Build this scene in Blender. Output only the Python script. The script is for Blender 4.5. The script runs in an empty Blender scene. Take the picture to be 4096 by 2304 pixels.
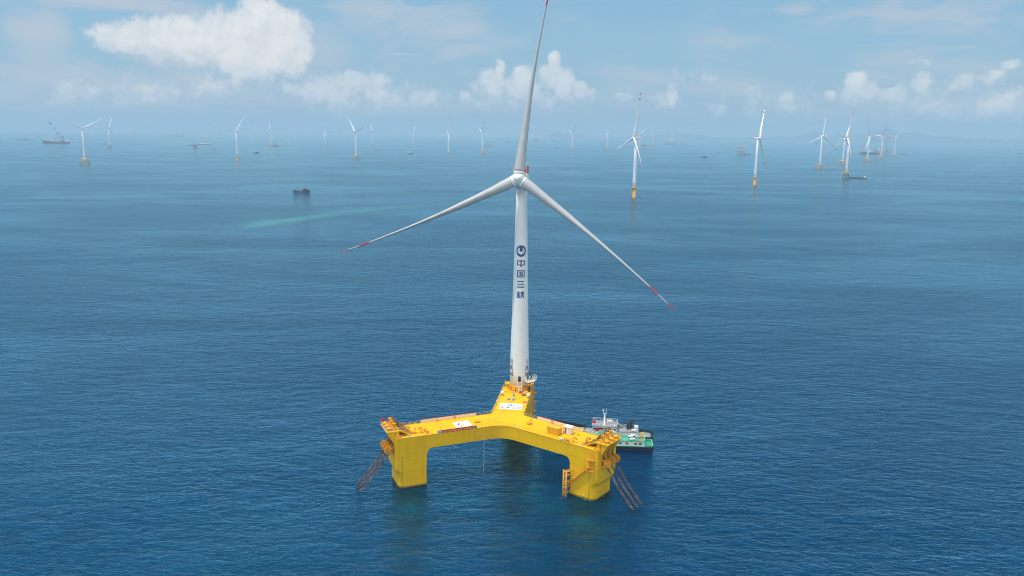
import bpy, bmesh, math, random
from mathutils import Vector, Matrix, Euler
R = math.radians
PI = math.pi
SC = bpy.context.scene
COL = SC.collection
random.seed(7)

# ---------------------------------------------------------------- camera
CAM_H, FPX, YH, ROLL = 125.0, 3186.0, 530.0, 0.0115      # metres, focal length in photo pixels (4096 wide)
PITCH = math.atan((1152 - YH) / FPX)
fwd = Vector((0, math.cos(PITCH), -math.sin(PITCH)))
up0 = Vector((0, math.sin(PITCH), math.cos(PITCH)))
rt = Vector((1, 0, 0)) * math.cos(ROLL) + up0 * math.sin(ROLL)
up = up0 * math.cos(ROLL) - Vector((1, 0, 0)) * math.sin(ROLL)
EYE = Vector((0, 0, CAM_H))
cd = bpy.data.cameras.new('camera')
cd.sensor_width = 36.0
cd.lens = 36.0 * FPX / 4096
cd.clip_start, cd.clip_end = 1.0, 90000.0
cam = bpy.data.objects.new('camera', cd)
COL.objects.link(cam)
cam.matrix_world = Matrix(((rt.x, up.x, -fwd.x, 0), (rt.y, up.y, -fwd.y, 0), (rt.z, up.z, -fwd.z, CAM_H), (0, 0, 0, 1)))
SC.camera = cam

def ray(px, py):
    return fwd + rt * ((px - 2048) / FPX) - up * ((py - 1152) / FPX)
def g(px, py, z=0.0):                       # the point at height z that the photo shows at a pixel
    d = ray(px, py)
    return EYE + d * ((z - CAM_H) / d.z)
def azel(px, py):
    d = ray(px, py).normalized()
    return math.atan2(d.x, d.y), math.asin(d.z)

# ---------------------------------------------------------------- sun, sky, exposure
SUN = Vector((-0.30, -0.07, 1.0)).normalized()
sd = bpy.data.lights.new('sun', 'SUN')
sd.energy = 3.2
sd.angle = R(0.6)
sd.color = (1.0, 0.955, 0.88)
so = bpy.data.objects.new('sun', sd)
COL.objects.link(so)
so.rotation_euler = (-SUN).to_track_quat('-Z', 'Y').to_euler()
SC.view_settings.view_transform = 'Standard'
SC.view_settings.look = 'None'
SC.view_settings.exposure = 0.0
SC.view_settings.gamma = 1.0
SC.view_settings.use_curve_mapping = False
SC.cycles.use_denoising = True
SC.cycles.filter_width = 0.95
SC.cycles.max_bounces = 8
SC.cycles.transparent_max_bounces = 12
SC.cycles.volume_bounces = 2
SC.cycles.sample_clamp_indirect = 4.0

class NT:                                   # small node-tree writer
    def __init__(s, tree):
        s.t = tree; s.n = tree.nodes; s.l = tree.links
    def node(s, typ, **kw):
        nd = s.n.new(typ)
        for k, v in kw.items():
            setattr(nd, k, v)
        return nd
    def put(s, sock, v):
        if v is None: return
        if isinstance(v, bpy.types.NodeSocket): s.l.new(v, sock)
        elif isinstance(v, (tuple, list)):
            v = tuple(v)
            if len(v) == 3 and sock.type == 'RGBA': v = v + (1,)
            sock.default_value = v
        else: sock.default_value = v
    def m(s, op, a, b=None, c=None, clamp=False):
        nd = s.node('ShaderNodeMath', operation=op, use_clamp=clamp)
        s.put(nd.inputs[0], a); s.put(nd.inputs[1], b); s.put(nd.inputs[2], c)
        return nd.outputs[0]
    def v(s, op, a, b=None, c=None):
        nd = s.node('ShaderNodeVectorMath', operation=op)
        s.put(nd.inputs[0], a); s.put(nd.inputs[1], b); s.put(nd.inputs[2], c)
        return nd.outputs['Value'] if op in ('DOT_PRODUCT', 'LENGTH', 'DISTANCE') else nd.outputs['Vector']
    def mix(s, f, a, b, blend='MIX'):
        nd = s.node('ShaderNodeMix', data_type='RGBA', blend_type=blend)
        s.put(nd.inputs[0], f); s.put(nd.inputs[6], a); s.put(nd.inputs[7], b)
        return nd.outputs[2]
    def noise(s, vec, scale, detail=3.0, rough=0.5, dist=0.0, dim='3D'):
        nd = s.node('ShaderNodeTexNoise', noise_dimensions=dim)
        s.put(nd.inputs['Vector'], vec)
        nd.inputs['Scale'].default_value = scale
        nd.inputs['Detail'].default_value = detail
        nd.inputs['Roughness'].default_value = rough
        nd.inputs['Distortion'].default_value = dist
        return nd.outputs[0]
    def ramp(s, x, a, b, lo=0.0, hi=1.0, smooth=True):
        nd = s.node('ShaderNodeMapRange', interpolation_type='SMOOTHSTEP' if smooth else 'LINEAR')
        s.put(nd.inputs[0], x); s.put(nd.inputs[1], a); s.put(nd.inputs[2], b)
        s.put(nd.inputs[3], lo); s.put(nd.inputs[4], hi)
        return nd.outputs[0]

# world: Nishita sky behind cumulus, veils and a bright anvil, all by compass direction
SKY = 0.12
W = bpy.data.worlds.new('World')
SC.world = W
W.use_nodes = True
W.cycles.sampling_method = 'MANUAL'
W.cycles.sample_map_resolution = 256
W.node_tree.nodes.clear()
wn = NT(W.node_tree)
tc = wn.node('ShaderNodeTexCoord').outputs['Generated']
sep = wn.node('ShaderNodeSeparateXYZ'); wn.put(sep.inputs[0], tc)
zc = wn.m('MAXIMUM', sep.outputs[2], 0.004)
cmb = wn.node('ShaderNodeCombineXYZ')
wn.put(cmb.inputs[0], sep.outputs[0]); wn.put(cmb.inputs[1], sep.outputs[1]); wn.put(cmb.inputs[2], zc)
sky = wn.node('ShaderNodeTexSky', sky_type='NISHITA', sun_disc=False)
sky.sun_elevation = math.asin(SUN.z)
sky.sun_rotation = math.atan2(SUN.x, SUN.y)
sky.altitude = 100; sky.air_density = 1.0; sky.dust_density = 0.35; sky.ozone_density = 2.2
wn.put(sky.inputs[0], cmb.outputs[0])
U = wn.m('MULTIPLY', wn.m('ARCTAN2', sep.outputs[0], sep.outputs[1]), FPX / 100)
V = wn.m('MULTIPLY', wn.m('ARCSINE', zc), FPX / 100)
UV = wn.node('ShaderNodeCombineXYZ'); wn.put(UV.inputs[0], U); wn.put(UV.inputs[1], V)
UV = UV.outputs[0]

CUMULUS = [  # photo pixel, half width, half height, weight
    (1010, 120, 250, 105, 1.0), (1035, 40, 95, 75, 1.0), (1130, 110, 130, 95, 0.95), (1195, 165, 55, 55, 0.6), (760, 120, 300, 70, 0.95),
    (500, 128, 170, 40, 0.8), (930, 175, 330, 60, 0.4), (620, 160, 200, 36, 0.4),
    (955, 308, 50, 26, 0.75), (1178, 285, 26, 18, 0.6), (1330, 335, 150, 45, 0.75), (1420, 310, 70, 38, 0.75), (1510, 315, 60, 38, 0.75), (1250, 360, 150, 36, 0.55),
    (1680, 378, 110, 28, 0.75), (1745, 372, 40, 18, 0.6), (1165, 352, 60, 22, 0.55),
    (2000, 262, 28, 40, 0.7), (1965, 310, 75, 45, 0.8), (2095, 295, 55, 48, 1.0), (2060, 330, 75, 34, 0.8), (1910, 335, 45, 25, 0.6), (1860, 378, 38, 20, 0.65),
    (2217, 240, 32, 42, 1.0), (2205, 285, 62, 36, 0.95), (2250, 305, 60, 46, 0.85), (2150, 345, 40, 18, 0.55), (2320, 345, 38, 28, 0.9), (2365, 370, 45, 24, 0.65), (2200, 375, 190, 36, 0.55),
    (2010, 395, 150, 34, 0.5), (2690, 355, 34, 36, 0.75), (2660, 385, 85, 26, 0.55), (2500, 390, 70, 26, 0.45), (3145, 388, 42, 34, 0.6),
    (3425, 318, 48, 42, 0.9), (3440, 350, 85, 36, 0.85), (3320, 374, 32, 16, 0.75), (3545, 370, 60, 24, 0.75), (3600, 370, 40, 40, 0.5), (3692, 315, 48, 34, 0.6),
    (3700, 375, 100, 45, 0.5), (3870, 318, 110, 30, 0.5), (3990, 300, 55, 25, 0.6), (4030, 385, 100, 50, 0.7), (3960, 410, 70, 36, 0.6), (3800, 430, 150, 30, 0.5),
    (4045, 248, 45, 16, 0.6), (3690, 243, 60, 14, 0.45), (2880, 430, 60, 24, 0.4), (3010, 440, 60, 24, 0.4), (3520, 430, 90, 24, 0.4)]
VEIL = [(480, 15, 480, 36, 1.2), (165, 150, 120, 130, 1.0), (230, 300, 290, 46, 1.2), (330, 262, 90, 30, 0.8), (20, 330, 130, 80, 0.8), (700, 350, 480, 90, 0.8), (900, 215, 420, 85, 1.3), (1010, 190, 300, 110, 0.9),
        (520, 335, 170, 34, 0.7), (1240, 210, 200, 150, 0.9), (1780, 130, 360, 130, 0.7), (1480, 60, 200, 100, 0.8), (1545, 68, 60, 7, 0.9), (1620, 217, 90, 8, 1.0), (1900, 190, 60, 8, 0.5), (2860, 200, 180, 120, 0.5), (2580, 330, 200, 80, 0.5),
        (3190, 35, 90, 35, 0.6), (3850, 188, 120, 12, 0.6), (3700, 60, 460, 130, 0.55), (2900, 340, 260, 80, 0.6), (3750, 260, 330, 100, 0.7), (1400, 410, 900, 70, 0.6), (3700, 420, 600, 80, 0.7), (300, 410, 500, 80, 0.6), (2150, 420, 600, 70, 0.5)]

def blob_field(uv, blobs, soft_base=False):
    acc = None
    for (px, py, rx, ry, w) in blobs:
        a, e = azel(px, py)
        k = FPX / 100
        d = wn.v('MULTIPLY_ADD', uv, (100 / rx, 100 / ry, 0), (-a * k * 100 / rx, -e * k * 100 / ry, 0))
        if soft_base: d = wn.v('MULTIPLY_ADD', wn.v('ABSOLUTE', d), (0, 0.28, 0), wn.v('MULTIPLY', d, (1, 0.72, 0)))   # crisp top, soft base
        q = wn.m('MULTIPLY_ADD', wn.v('DOT_PRODUCT', d, d), -w, w)
        acc = wn.m('MAXIMUM', q, 0.0) if acc is None else wn.m('MAXIMUM', wn.m('MAXIMUM', acc, q), wn.m('ADD', wn.m('MULTIPLY', wn.m('MAXIMUM', q, 0.0), 0.35), acc))
    return acc
b1 = blob_field(UV, CUMULUS, True)
dv = wn.m('SUBTRACT', V, wn.m('MULTIPLY_ADD', wn.noise(wn.v('MULTIPLY', UV, (0.22, 0.0, 0.0)), 1.0, 2.0, 0.5), 1.6, 0.55))                                      # broken bank of far cumulus along the horizon
bank = wn.m('POWER', 2.718, wn.m('MULTIPLY', wn.m('MULTIPLY', dv, dv), -1.5))
drift = wn.node('ShaderNodeMapping'); wn.put(drift.inputs[0], UV); drift.inputs['Scale'].default_value = (0.16, 0.3, 1)
b1 = wn.m('MAXIMUM', b1, wn.m('MULTIPLY', bank, wn.ramp(wn.noise(drift.outputs[0], 1.0, 3.0, 0.55), 0.40, 0.66, 0.0, 0.60)))
big = wn.noise(UV, 0.9, 2.0, 0.5)
def lumps(uv, det):
    return wn.noise(uv, 1.6, det, 0.6, 0.1)
n1 = wn.m('MULTIPLY_ADD', wn.m('SUBTRACT', lumps(UV, 8.0), 0.5), 1.35, wn.m('MULTIPLY', wn.m('SUBTRACT', big, 0.5), 0.6))
n1 = wn.m('MULTIPLY_ADD', wn.m('SUBTRACT', wn.noise(UV, 4.2, 5.0, 0.6), 0.5), 0.75, n1)           # cauliflower edges
h1 = wn.m('ADD', b1, n1)
# the same lumps a little towards the sun give each lump its lit and its shaded side
relief = wn.m('SUBTRACT', lumps(UV, 4.0), lumps(wn.v('ADD', UV, (-0.10, 0.26, 0)), 4.0))
relief = wn.m('ADD', wn.m('MULTIPLY', relief, 0.75), wn.m('MULTIPLY', wn.m('SUBTRACT', wn.noise(UV, 0.7, 3.0, 0.5), wn.noise(wn.v('ADD', UV, (-0.2, 0.55, 0)), 0.7, 3.0, 0.5)), 1.1))
dens = wn.m('MULTIPLY', wn.ramp(h1, 0.13, 0.70), wn.ramp(b1, 0.0, 0.25))
lit = wn.m('ADD', wn.m('MULTIPLY', relief, 1.1), wn.ramp(wn.m('ADD', b1, wn.m('MULTIPLY', n1, 0.5)), 0.15, 1.1, 0.2, 0.85), clamp=True)
ccol = wn.mix(lit, (0.54, 0.62, 0.70), (0.96, 0.93, 0.90))
vf = blob_field(UV, VEIL)
vs = wn.node('ShaderNodeMapping'); wn.put(vs.inputs[0], UV); vs.inputs['Scale'].default_value = (0.40, 1.5, 1)
vn = wn.noise(vs.outputs[0], 0.9, 7.0, 0.6, 0.7)
veil = wn.m('MULTIPLY', wn.ramp(wn.m('ADD', wn.m('MULTIPLY', vf, 0.75), wn.m('MULTIPLY', wn.m('SUBTRACT', vn, 0.5), 1.9)), -0.05, 0.9), 0.95)
base = wn.mix(0.6, wn.mix(1.0, sky.outputs[0], (SKY, SKY, SKY), 'MULTIPLY'), (0.19, 0.475, 0.69))   # clear sky with thin humid haze
band = wn.m('POWER', 2.718, wn.m('MULTIPLY', V, -0.34))            # low murk over the horizon
s1 = wn.mix(wn.m('MULTIPLY', band, 0.9), base, (0.325, 0.47, 0.595))
s2 = wn.mix(veil, s1, (0.50, 0.58, 0.675))
s3 = wn.mix(wn.m('MULTIPLY', dens, wn.m('MULTIPLY_ADD', band, -0.62, 0.98)), s2, ccol)
# added white brightness overhead, outside the frame, that fills the shadows
zen = wn.ramp(sep.outputs[2], 0.62, 0.92)
s4 = wn.mix(wn.m('MULTIPLY', zen, 0.75), s3, (1.10, 1.10, 1.08))
rear = wn.ramp(sep.outputs[1], 0.10, -0.45)                        # added unseen brightness behind the camera to fill the shaded fronts
s4 = wn.mix(wn.m('MULTIPLY', rear, 0.9), s4, (1.13, 1.12, 1.10))
bg = wn.node('ShaderNodeBackground')
wn.put(bg.inputs[0], wn.mix(1.0, s4, (1 / SKY, 1 / SKY, 1 / SKY), 'MULTIPLY'))
bg.inputs[1].default_value = SKY
wo = wn.node('ShaderNodeOutputWorld')
wn.l.new(bg.outputs[0], wo.inputs[0])

# ---------------------------------------------------------------- mesh writer, tags, materials
class MB:                                   # collects shapes in world metres; build() links them as ONE mesh object
    def __init__(s):
        s.v = []; s.f = []; s.mi = []; s.cur = 0; s.sm = []; s.smooth = False
    def face(s, idx):
        s.f.append(tuple(idx)); s.mi.append(s.cur); s.sm.append(s.smooth)
    def add(s, pts, faces):
        b = len(s.v); s.v += [tuple(p) for p in pts]
        for f in faces: s.face([b + i for i in f])
    def quad(s, a, b, c, d): s.add((a, b, c, d), ((0, 1, 2, 3),))
    def obox(s, c, ax, ay, az):             # box from centre and three half-axes
        c = Vector(c); ax, ay, az = Vector(ax), Vector(ay), Vector(az)
        p = [c + ax * i + ay * j + az * k for k in (-1, 1) for j in (-1, 1) for i in (-1, 1)]
        s.add(p, ((0, 2, 3, 1), (4, 5, 7, 6), (0, 1, 5, 4), (2, 6, 7, 3), (0, 4, 6, 2), (1, 3, 7, 5)))
    def box(s, x0, x1, y0, y1, z0, z1):
        s.obox(((x0 + x1) / 2, (y0 + y1) / 2, (z0 + z1) / 2), ((x1 - x0) / 2, 0, 0), (0, (y1 - y0) / 2, 0), (0, 0, (z1 - z0) / 2))
    def bar(s, a, b, w=0.06, h=None):       # square bar between two points
        a, b = Vector(a), Vector(b); d = b - a; L = d.length
        if L < 1e-6: return
        d /= L; t = Vector((0, 0, 1)) if abs(d.z) < 0.95 else Vector((1, 0, 0))
        x = d.cross(t).normalized(); y = x.cross(d)
        s.obox((a + b) / 2, x * (w / 2), d * (L / 2), y * ((h or w) / 2))
    def loft(s, rings, cap=True, closed=True):
        b = len(s.v); n = len(rings[0])
        for r in rings: s.v += [tuple(p) for p in r]
        for i in range(len(rings) - 1):
            for j in range(n if closed else n - 1):
                k = (j + 1) % n
                s.face((b + i * n + j, b + i * n + k, b + (i + 1) * n + k, b + (i + 1) * n + j))
        if cap:
            s.face([b + j for j in reversed(range(n))]); s.face([b + (len(rings) - 1) * n + j for j in range(n)])
    def tube(s, a, b, r0, r1=None, n=8, cap=True):
        a, b = Vector(a), Vector(b); d = (b - a).normalized(); r1 = r0 if r1 is None else r1
        t = Vector((0, 0, 1)) if abs(d.z) < 0.95 else Vector((1, 0, 0))
        x = d.cross(t).normalized(); y = d.cross(x)
        s.loft([[p + (x * math.cos(2 * PI * i / n) - y * math.sin(2 * PI * i / n)) * r for i in range(n)] for p, r in ((a, r0), (b, r1))], cap)
    def lathe(s, c, prof, n=24, axis=(0, 0, 1), cap=True):   # prof: (radius, distance along axis)
        c = Vector(c); d = Vector(axis).normalized()
        t = Vector((0, 0, 1)) if abs(d.z) < 0.95 else Vector((1, 0, 0))
        x = d.cross(t).normalized(); y = d.cross(x)
        s.loft([[c + d * z + (x * math.cos(2 * PI * i / n) - y * math.sin(2 * PI * i / n)) * max(r, 1e-3) for i in range(n)] for r, z in prof], cap)
    def prism(s, poly, z0, z1):             # plan outline, counter-clockwise
        s.loft([[(p[0], p[1], z0) for p in poly], [(p[0], p[1], z1) for p in poly]])
    def path(s, pts, r, n=6):
        for a, b in zip(pts, pts[1:]): s.tube(a, b, r, n=n)
    def torus(s, c, axis, R_, r, n=16, m=6, sx=None):
        c = Vector(c); d = Vector(axis).normalized()
        x = Vector(sx).normalized() if sx else d.cross(Vector((0, 0, 1)) if abs(d.z) < 0.95 else Vector((1, 0, 0))).normalized()
        y = d.cross(x); b = len(s.v)
        for i in range(n):
            a = 2 * PI * i / n; o = x * math.cos(a) + y * math.sin(a)
            for j in range(m):
                q = 2 * PI * j / m; s.v.append(tuple(c + o * (R_ + r * math.cos(q)) + d * (r * math.sin(q))))
        for i in range(n):
            for j in range(m):
                s.face((b + i * m + j, b + ((i + 1) % n) * m + j, b + ((i + 1) % n) * m + (j + 1) % m, b + i * m + (j + 1) % m))
    def sphere(s, c, r, n=12, m=8, sq=1.0):
        s.lathe(c, [(r * math.sin(PI * i / m), -r * sq * math.cos(PI * i / m)) for i in range(m + 1)], n)
    def build(s, name, mat, parent=None):
        org = WORLD.get(parent, Vector((0, 0, 0))) if parent else Vector((0, 0, 0))
        me = bpy.data.meshes.new(name)
        me.from_pydata([(p[0] - org.x, p[1] - org.y, p[2] - org.z) for p in s.v], [], s.f)
        for mt in (mat if isinstance(mat, (list, tuple)) else [mat]): me.materials.append(mt)
        me.polygons.foreach_set('material_index', s.mi)
        me.polygons.foreach_set('use_smooth', s.sm)
        bm = bmesh.new(); bm.from_mesh(me); bmesh.ops.recalc_face_normals(bm, faces=bm.faces); bm.to_mesh(me); bm.free()
        o = bpy.data.objects.new(name, me); COL.objects.link(o)
        if parent: o.parent = parent
        WORLD[o] = org
        return o
WORLD = {}                                  # where each object's own origin lies, for building in world metres
def tag(o, label, cat, group=None):
    o['label'] = label; o['category'] = cat
    if group: o['group'] = group
    return o
def thing(name, label, cat, loc=(0, 0, 0), group=None):
    o = bpy.data.objects.new(name, None); COL.objects.link(o)
    o.location = loc; o.empty_display_size = 0.5
    WORLD[o] = Vector(loc)
    return tag(o, label, cat, group)
def solo(mb, name, mat, label, cat, loc, group=None):      # a thing that is one mesh, its origin at its base
    org = Vector(loc)
    mb.v = [(p[0] - org.x, p[1] - org.y, p[2] - org.z) for p in mb.v]
    o = mb.build(name, mat); o.location = loc
    return tag(o, label, cat, group)
def copy_tree(o, parent=None):
    c = o.copy(); COL.objects.link(c)
    if parent: c.parent = parent
    for ch in KIDS(o): copy_tree(ch, c)
    return c
def KIDS(o): return [x for x in list(COL.objects) if x.parent == o]

def mat(name, col, rough=0.5, metal=0.0, var=0.0, vscale=1.0, spec=0.5, streak=0.0, col2=None):
    m = bpy.data.materials.new(name); m.use_nodes = True
    t = NT(m.node_tree); b = m.node_tree.nodes['Principled BSDF']
    b.inputs['Roughness'].default_value = rough; b.inputs['Metallic'].default_value = metal
    b.inputs['Specular IOR Level'].default_value = spec
    if var or streak or col2:
        pos = t.node('ShaderNodeNewGeometry').outputs['Position']
        n = t.noise(pos, vscale, 5.0, 0.6)
        f = t.ramp(n, 0.35, 0.7)
        c = t.mix(t.m('MULTIPLY', f, 1.0 if col2 else var), col, col2 or tuple(x * 0.45 for x in col))
        if streak:
            mp = t.node('ShaderNodeMapping'); t.put(mp.inputs[0], pos); mp.inputs['Scale'].default_value = (1.1, 1.1, 0.05)
            sn = t.ramp(t.noise(mp.outputs[0], 1.0, 4.0, 0.6), 0.5, 0.75)
            c = t.mix(t.m('MULTIPLY', sn, streak), c, (0.30, 0.16, 0.05))
        t.put(b.inputs['Base Color'], c)
        t.put(b.inputs['Roughness'], t.m('MULTIPLY_ADD', n, 0.25, rough - 0.12))
    else:
        b.inputs['Base Color'].default_value = tuple(col) + (1,)
    return m

def yellow_paint():
    m = bpy.data.materials.new('yellow_paint'); m.use_nodes = True
    t = NT(m.node_tree); b = m.node_tree.nodes['Principled BSDF']
    pos = t.node('ShaderNodeNewGeometry').outputs['Position']
    sx = t.node('ShaderNodeSeparateXYZ'); t.put(sx.inputs[0], pos)
    big = t.noise(pos, 0.11, 4.0, 0.6); fine = t.noise(pos, 1.3, 5.0, 0.65)
    c = t.mix(t.ramp(big, 0.35, 0.7), (0.82, 0.455, 0.002), (0.85, 0.50, 0.004))
    c = t.mix(t.ramp(fine, 0.64, 0.88, 0.0, 0.3), c, (0.55, 0.31, 0.02))
    # plate seams every 2.9 m of height
    zz = t.m('ABSOLUTE', t.m('SUBTRACT', t.m('FRACT', t.m('DIVIDE', sx.outputs[2], 2.9)), 0.5))
    seam = t.ramp(zz, 0.478, 0.494, 0.0, 0.45, smooth=False)
    c = t.mix(seam, c, (0.42, 0.24, 0.02))
    mp = t.node('ShaderNodeMapping'); t.put(mp.inputs[0], pos); mp.inputs['Scale'].default_value = (0.8, 0.8, 0.04)
    sn = t.ramp(t.noise(mp.outputs[0], 1.0, 5.0, 0.65), 0.54, 0.78, 0.0, 0.5)
    c = t.mix(sn, c, (0.45, 0.27, 0.03))
    foul = t.ramp(t.m('ADD', sx.outputs[2], t.m('MULTIPLY', t.m('SUBTRACT', fine, 0.5), 0.9)), 0.25, 0.9, 0.75, 0.0)
    c = t.mix(foul, c, (0.10, 0.085, 0.02))
    c = t.mix(t.ramp(sx.outputs[2], 0.3, -0.4), c, (0.028, 0.032, 0.018))      # dark reflection of the shaded hull painted in below the water line
    t.put(b.inputs['Base Color'], c)
    t.put(b.inputs['Roughness'], t.m('MULTIPLY_ADD', fine, 0.3, 0.3))
    b.inputs['Specular IOR Level'].default_value = 0.12
    bp = t.node('ShaderNodeBump'); bp.inputs['Strength'].default_value = 0.25; bp.inputs['Distance'].default_value = 0.25
    t.put(bp.inputs['Height'], t.m('ADD', big, t.m('MULTIPLY', fine, 0.08)))
    t.l.new(bp.outputs[0], b.inputs['Normal'])
    return m

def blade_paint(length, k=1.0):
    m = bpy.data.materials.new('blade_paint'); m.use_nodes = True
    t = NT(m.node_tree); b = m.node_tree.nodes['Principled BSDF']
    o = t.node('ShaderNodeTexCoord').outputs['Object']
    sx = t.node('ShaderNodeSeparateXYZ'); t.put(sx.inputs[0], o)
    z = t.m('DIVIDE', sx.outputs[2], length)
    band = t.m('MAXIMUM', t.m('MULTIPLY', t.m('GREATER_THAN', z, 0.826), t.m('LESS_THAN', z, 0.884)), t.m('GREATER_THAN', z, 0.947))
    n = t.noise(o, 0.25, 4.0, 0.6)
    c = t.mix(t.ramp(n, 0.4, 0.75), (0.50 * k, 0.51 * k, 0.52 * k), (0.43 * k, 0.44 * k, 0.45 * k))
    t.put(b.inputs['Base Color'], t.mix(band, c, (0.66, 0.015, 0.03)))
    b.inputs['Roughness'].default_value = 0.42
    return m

def tower_paint():
    m = bpy.data.materials.new('tower_paint'); m.use_nodes = True
    t = NT(m.node_tree); b = m.node_tree.nodes['Principled BSDF']
    pos = t.node('ShaderNodeNewGeometry').outputs['Position']
    sx = t.node('ShaderNodeSeparateXYZ'); t.put(sx.inputs[0], pos)
    n = t.noise(pos, 0.18, 4.0, 0.6)
    c = t.mix(t.ramp(n, 0.4, 0.75), (0.82, 0.83, 0.84), (0.76, 0.77, 0.78))
    zz = t.m('ABSOLUTE', t.m('SUBTRACT', t.m('FRACT', t.m('DIVIDE', sx.outputs[2], 21.2)), 0.5))
    c = t.mix(t.ramp(zz, 0.4955, 0.499, 0.0, 0.35, smooth=False), c, (0.4, 0.4, 0.4))
    t.put(b.inputs['Base Color'], c)
    b.inputs['Roughness'].default_value = 0.4
    return m

M = dict(
    yellow=yellow_paint(), blade=blade_paint(80.8), tower=tower_paint(),
    yel=mat('yellow_enamel', (0.82, 0.46, 0.01), 0.45, var=0.35, vscale=1.5),
    orange=mat('orange_yellow_enamel', (0.80, 0.37, 0.012), 0.45, var=0.3, vscale=1.2),
    white=mat('white_paint', (0.80, 0.80, 0.79), 0.45, var=0.12, vscale=0.8),
    cream=mat('cream_panel', (0.78, 0.70, 0.58), 0.6, var=0.15, vscale=0.8),
    grey=mat('grey_paint', (0.42, 0.43, 0.45), 0.55, var=0.25, vscale=0.6),
    galv=mat('galvanised_steel', (0.55, 0.56, 0.57), 0.45, 0.6, var=0.3, vscale=2.0),
    dark=mat('dark_steel', (0.03, 0.033, 0.037), 0.5, var=0.3, vscale=1.0),
    black=mat('black_rubber', (0.018, 0.018, 0.02), 0.75, var=0.3, vscale=2.0),
    rust=mat('rusty_chain', (0.085, 0.04, 0.028), 0.7, 0.2, vscale=0.7, col2=(0.34, 0.20, 0.13)),
    red=mat('red_paint', (0.62, 0.025, 0.03), 0.5, var=0.2, vscale=1.0),
    flag=mat('red_cloth', (0.70, 0.012, 0.02), 0.8, var=0.1),
    orng=mat('orange_plastic', (0.85, 0.16, 0.04), 0.5, var=0.1),
    gold=mat('gold_lettering', (0.80, 0.55, 0.20), 0.6),
    vinyl=mat('white_vinyl', (0.82, 0.82, 0.81), 0.55, var=0.05, vscale=1.0),
    blue=mat('blue_lettering', (0.010, 0.075, 0.26), 0.45),
    cyan=mat('cyan_print', (0.05, 0.42, 0.72), 0.5),
    ink=mat('grey_print', (0.13, 0.14, 0.15), 0.6),
    pale=mat('pale_print', (0.45, 0.47, 0.50), 0.6),
    maroon=mat('maroon_lettering', (0.13, 0.015, 0.04), 0.5),
    solar=mat('solar_cells', (0.03, 0.03, 0.05), 0.15),
    glass=mat('dark_glass', (0.012, 0.02, 0.025), 0.08),
    green=mat('green_deck_paint', (0.02, 0.36, 0.20), 0.55, var=0.25, vscale=0.8),
    dgreen=mat('dark_green_hull', (0.006, 0.055, 0.04), 0.45, var=0.3, vscale=0.6),
    navy=mat('navy_hull', (0.008, 0.022, 0.11), 0.35, var=0.3, vscale=0.6),
    gdeck=mat('grey_deck', (0.26, 0.27, 0.31), 0.6, var=0.3, vscale=0.7),
    brown=mat('brown_deck', (0.16, 0.10, 0.06), 0.7, var=0.3, vscale=1.0),
    jack=mat('jacket_paint', (0.62, 0.33, 0.06), 0.6, var=0.4, vscale=0.08),
    conc=mat('concrete_pile', (0.30, 0.27, 0.24), 0.8, var=0.3, vscale=0.1),
    hull=mat('dark_blue_hull', (0.022, 0.035, 0.055), 0.5, var=0.3, vscale=0.1),
    rhull=mat('red_brown_hull', (0.16, 0.035, 0.035), 0.55, var=0.3, vscale=0.05),
    lred=mat('pale_red_lattice', (0.60, 0.05, 0.07), 0.5),
    foam=mat('white_foam', (0.75, 0.78, 0.80), 0.9),
)

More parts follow.
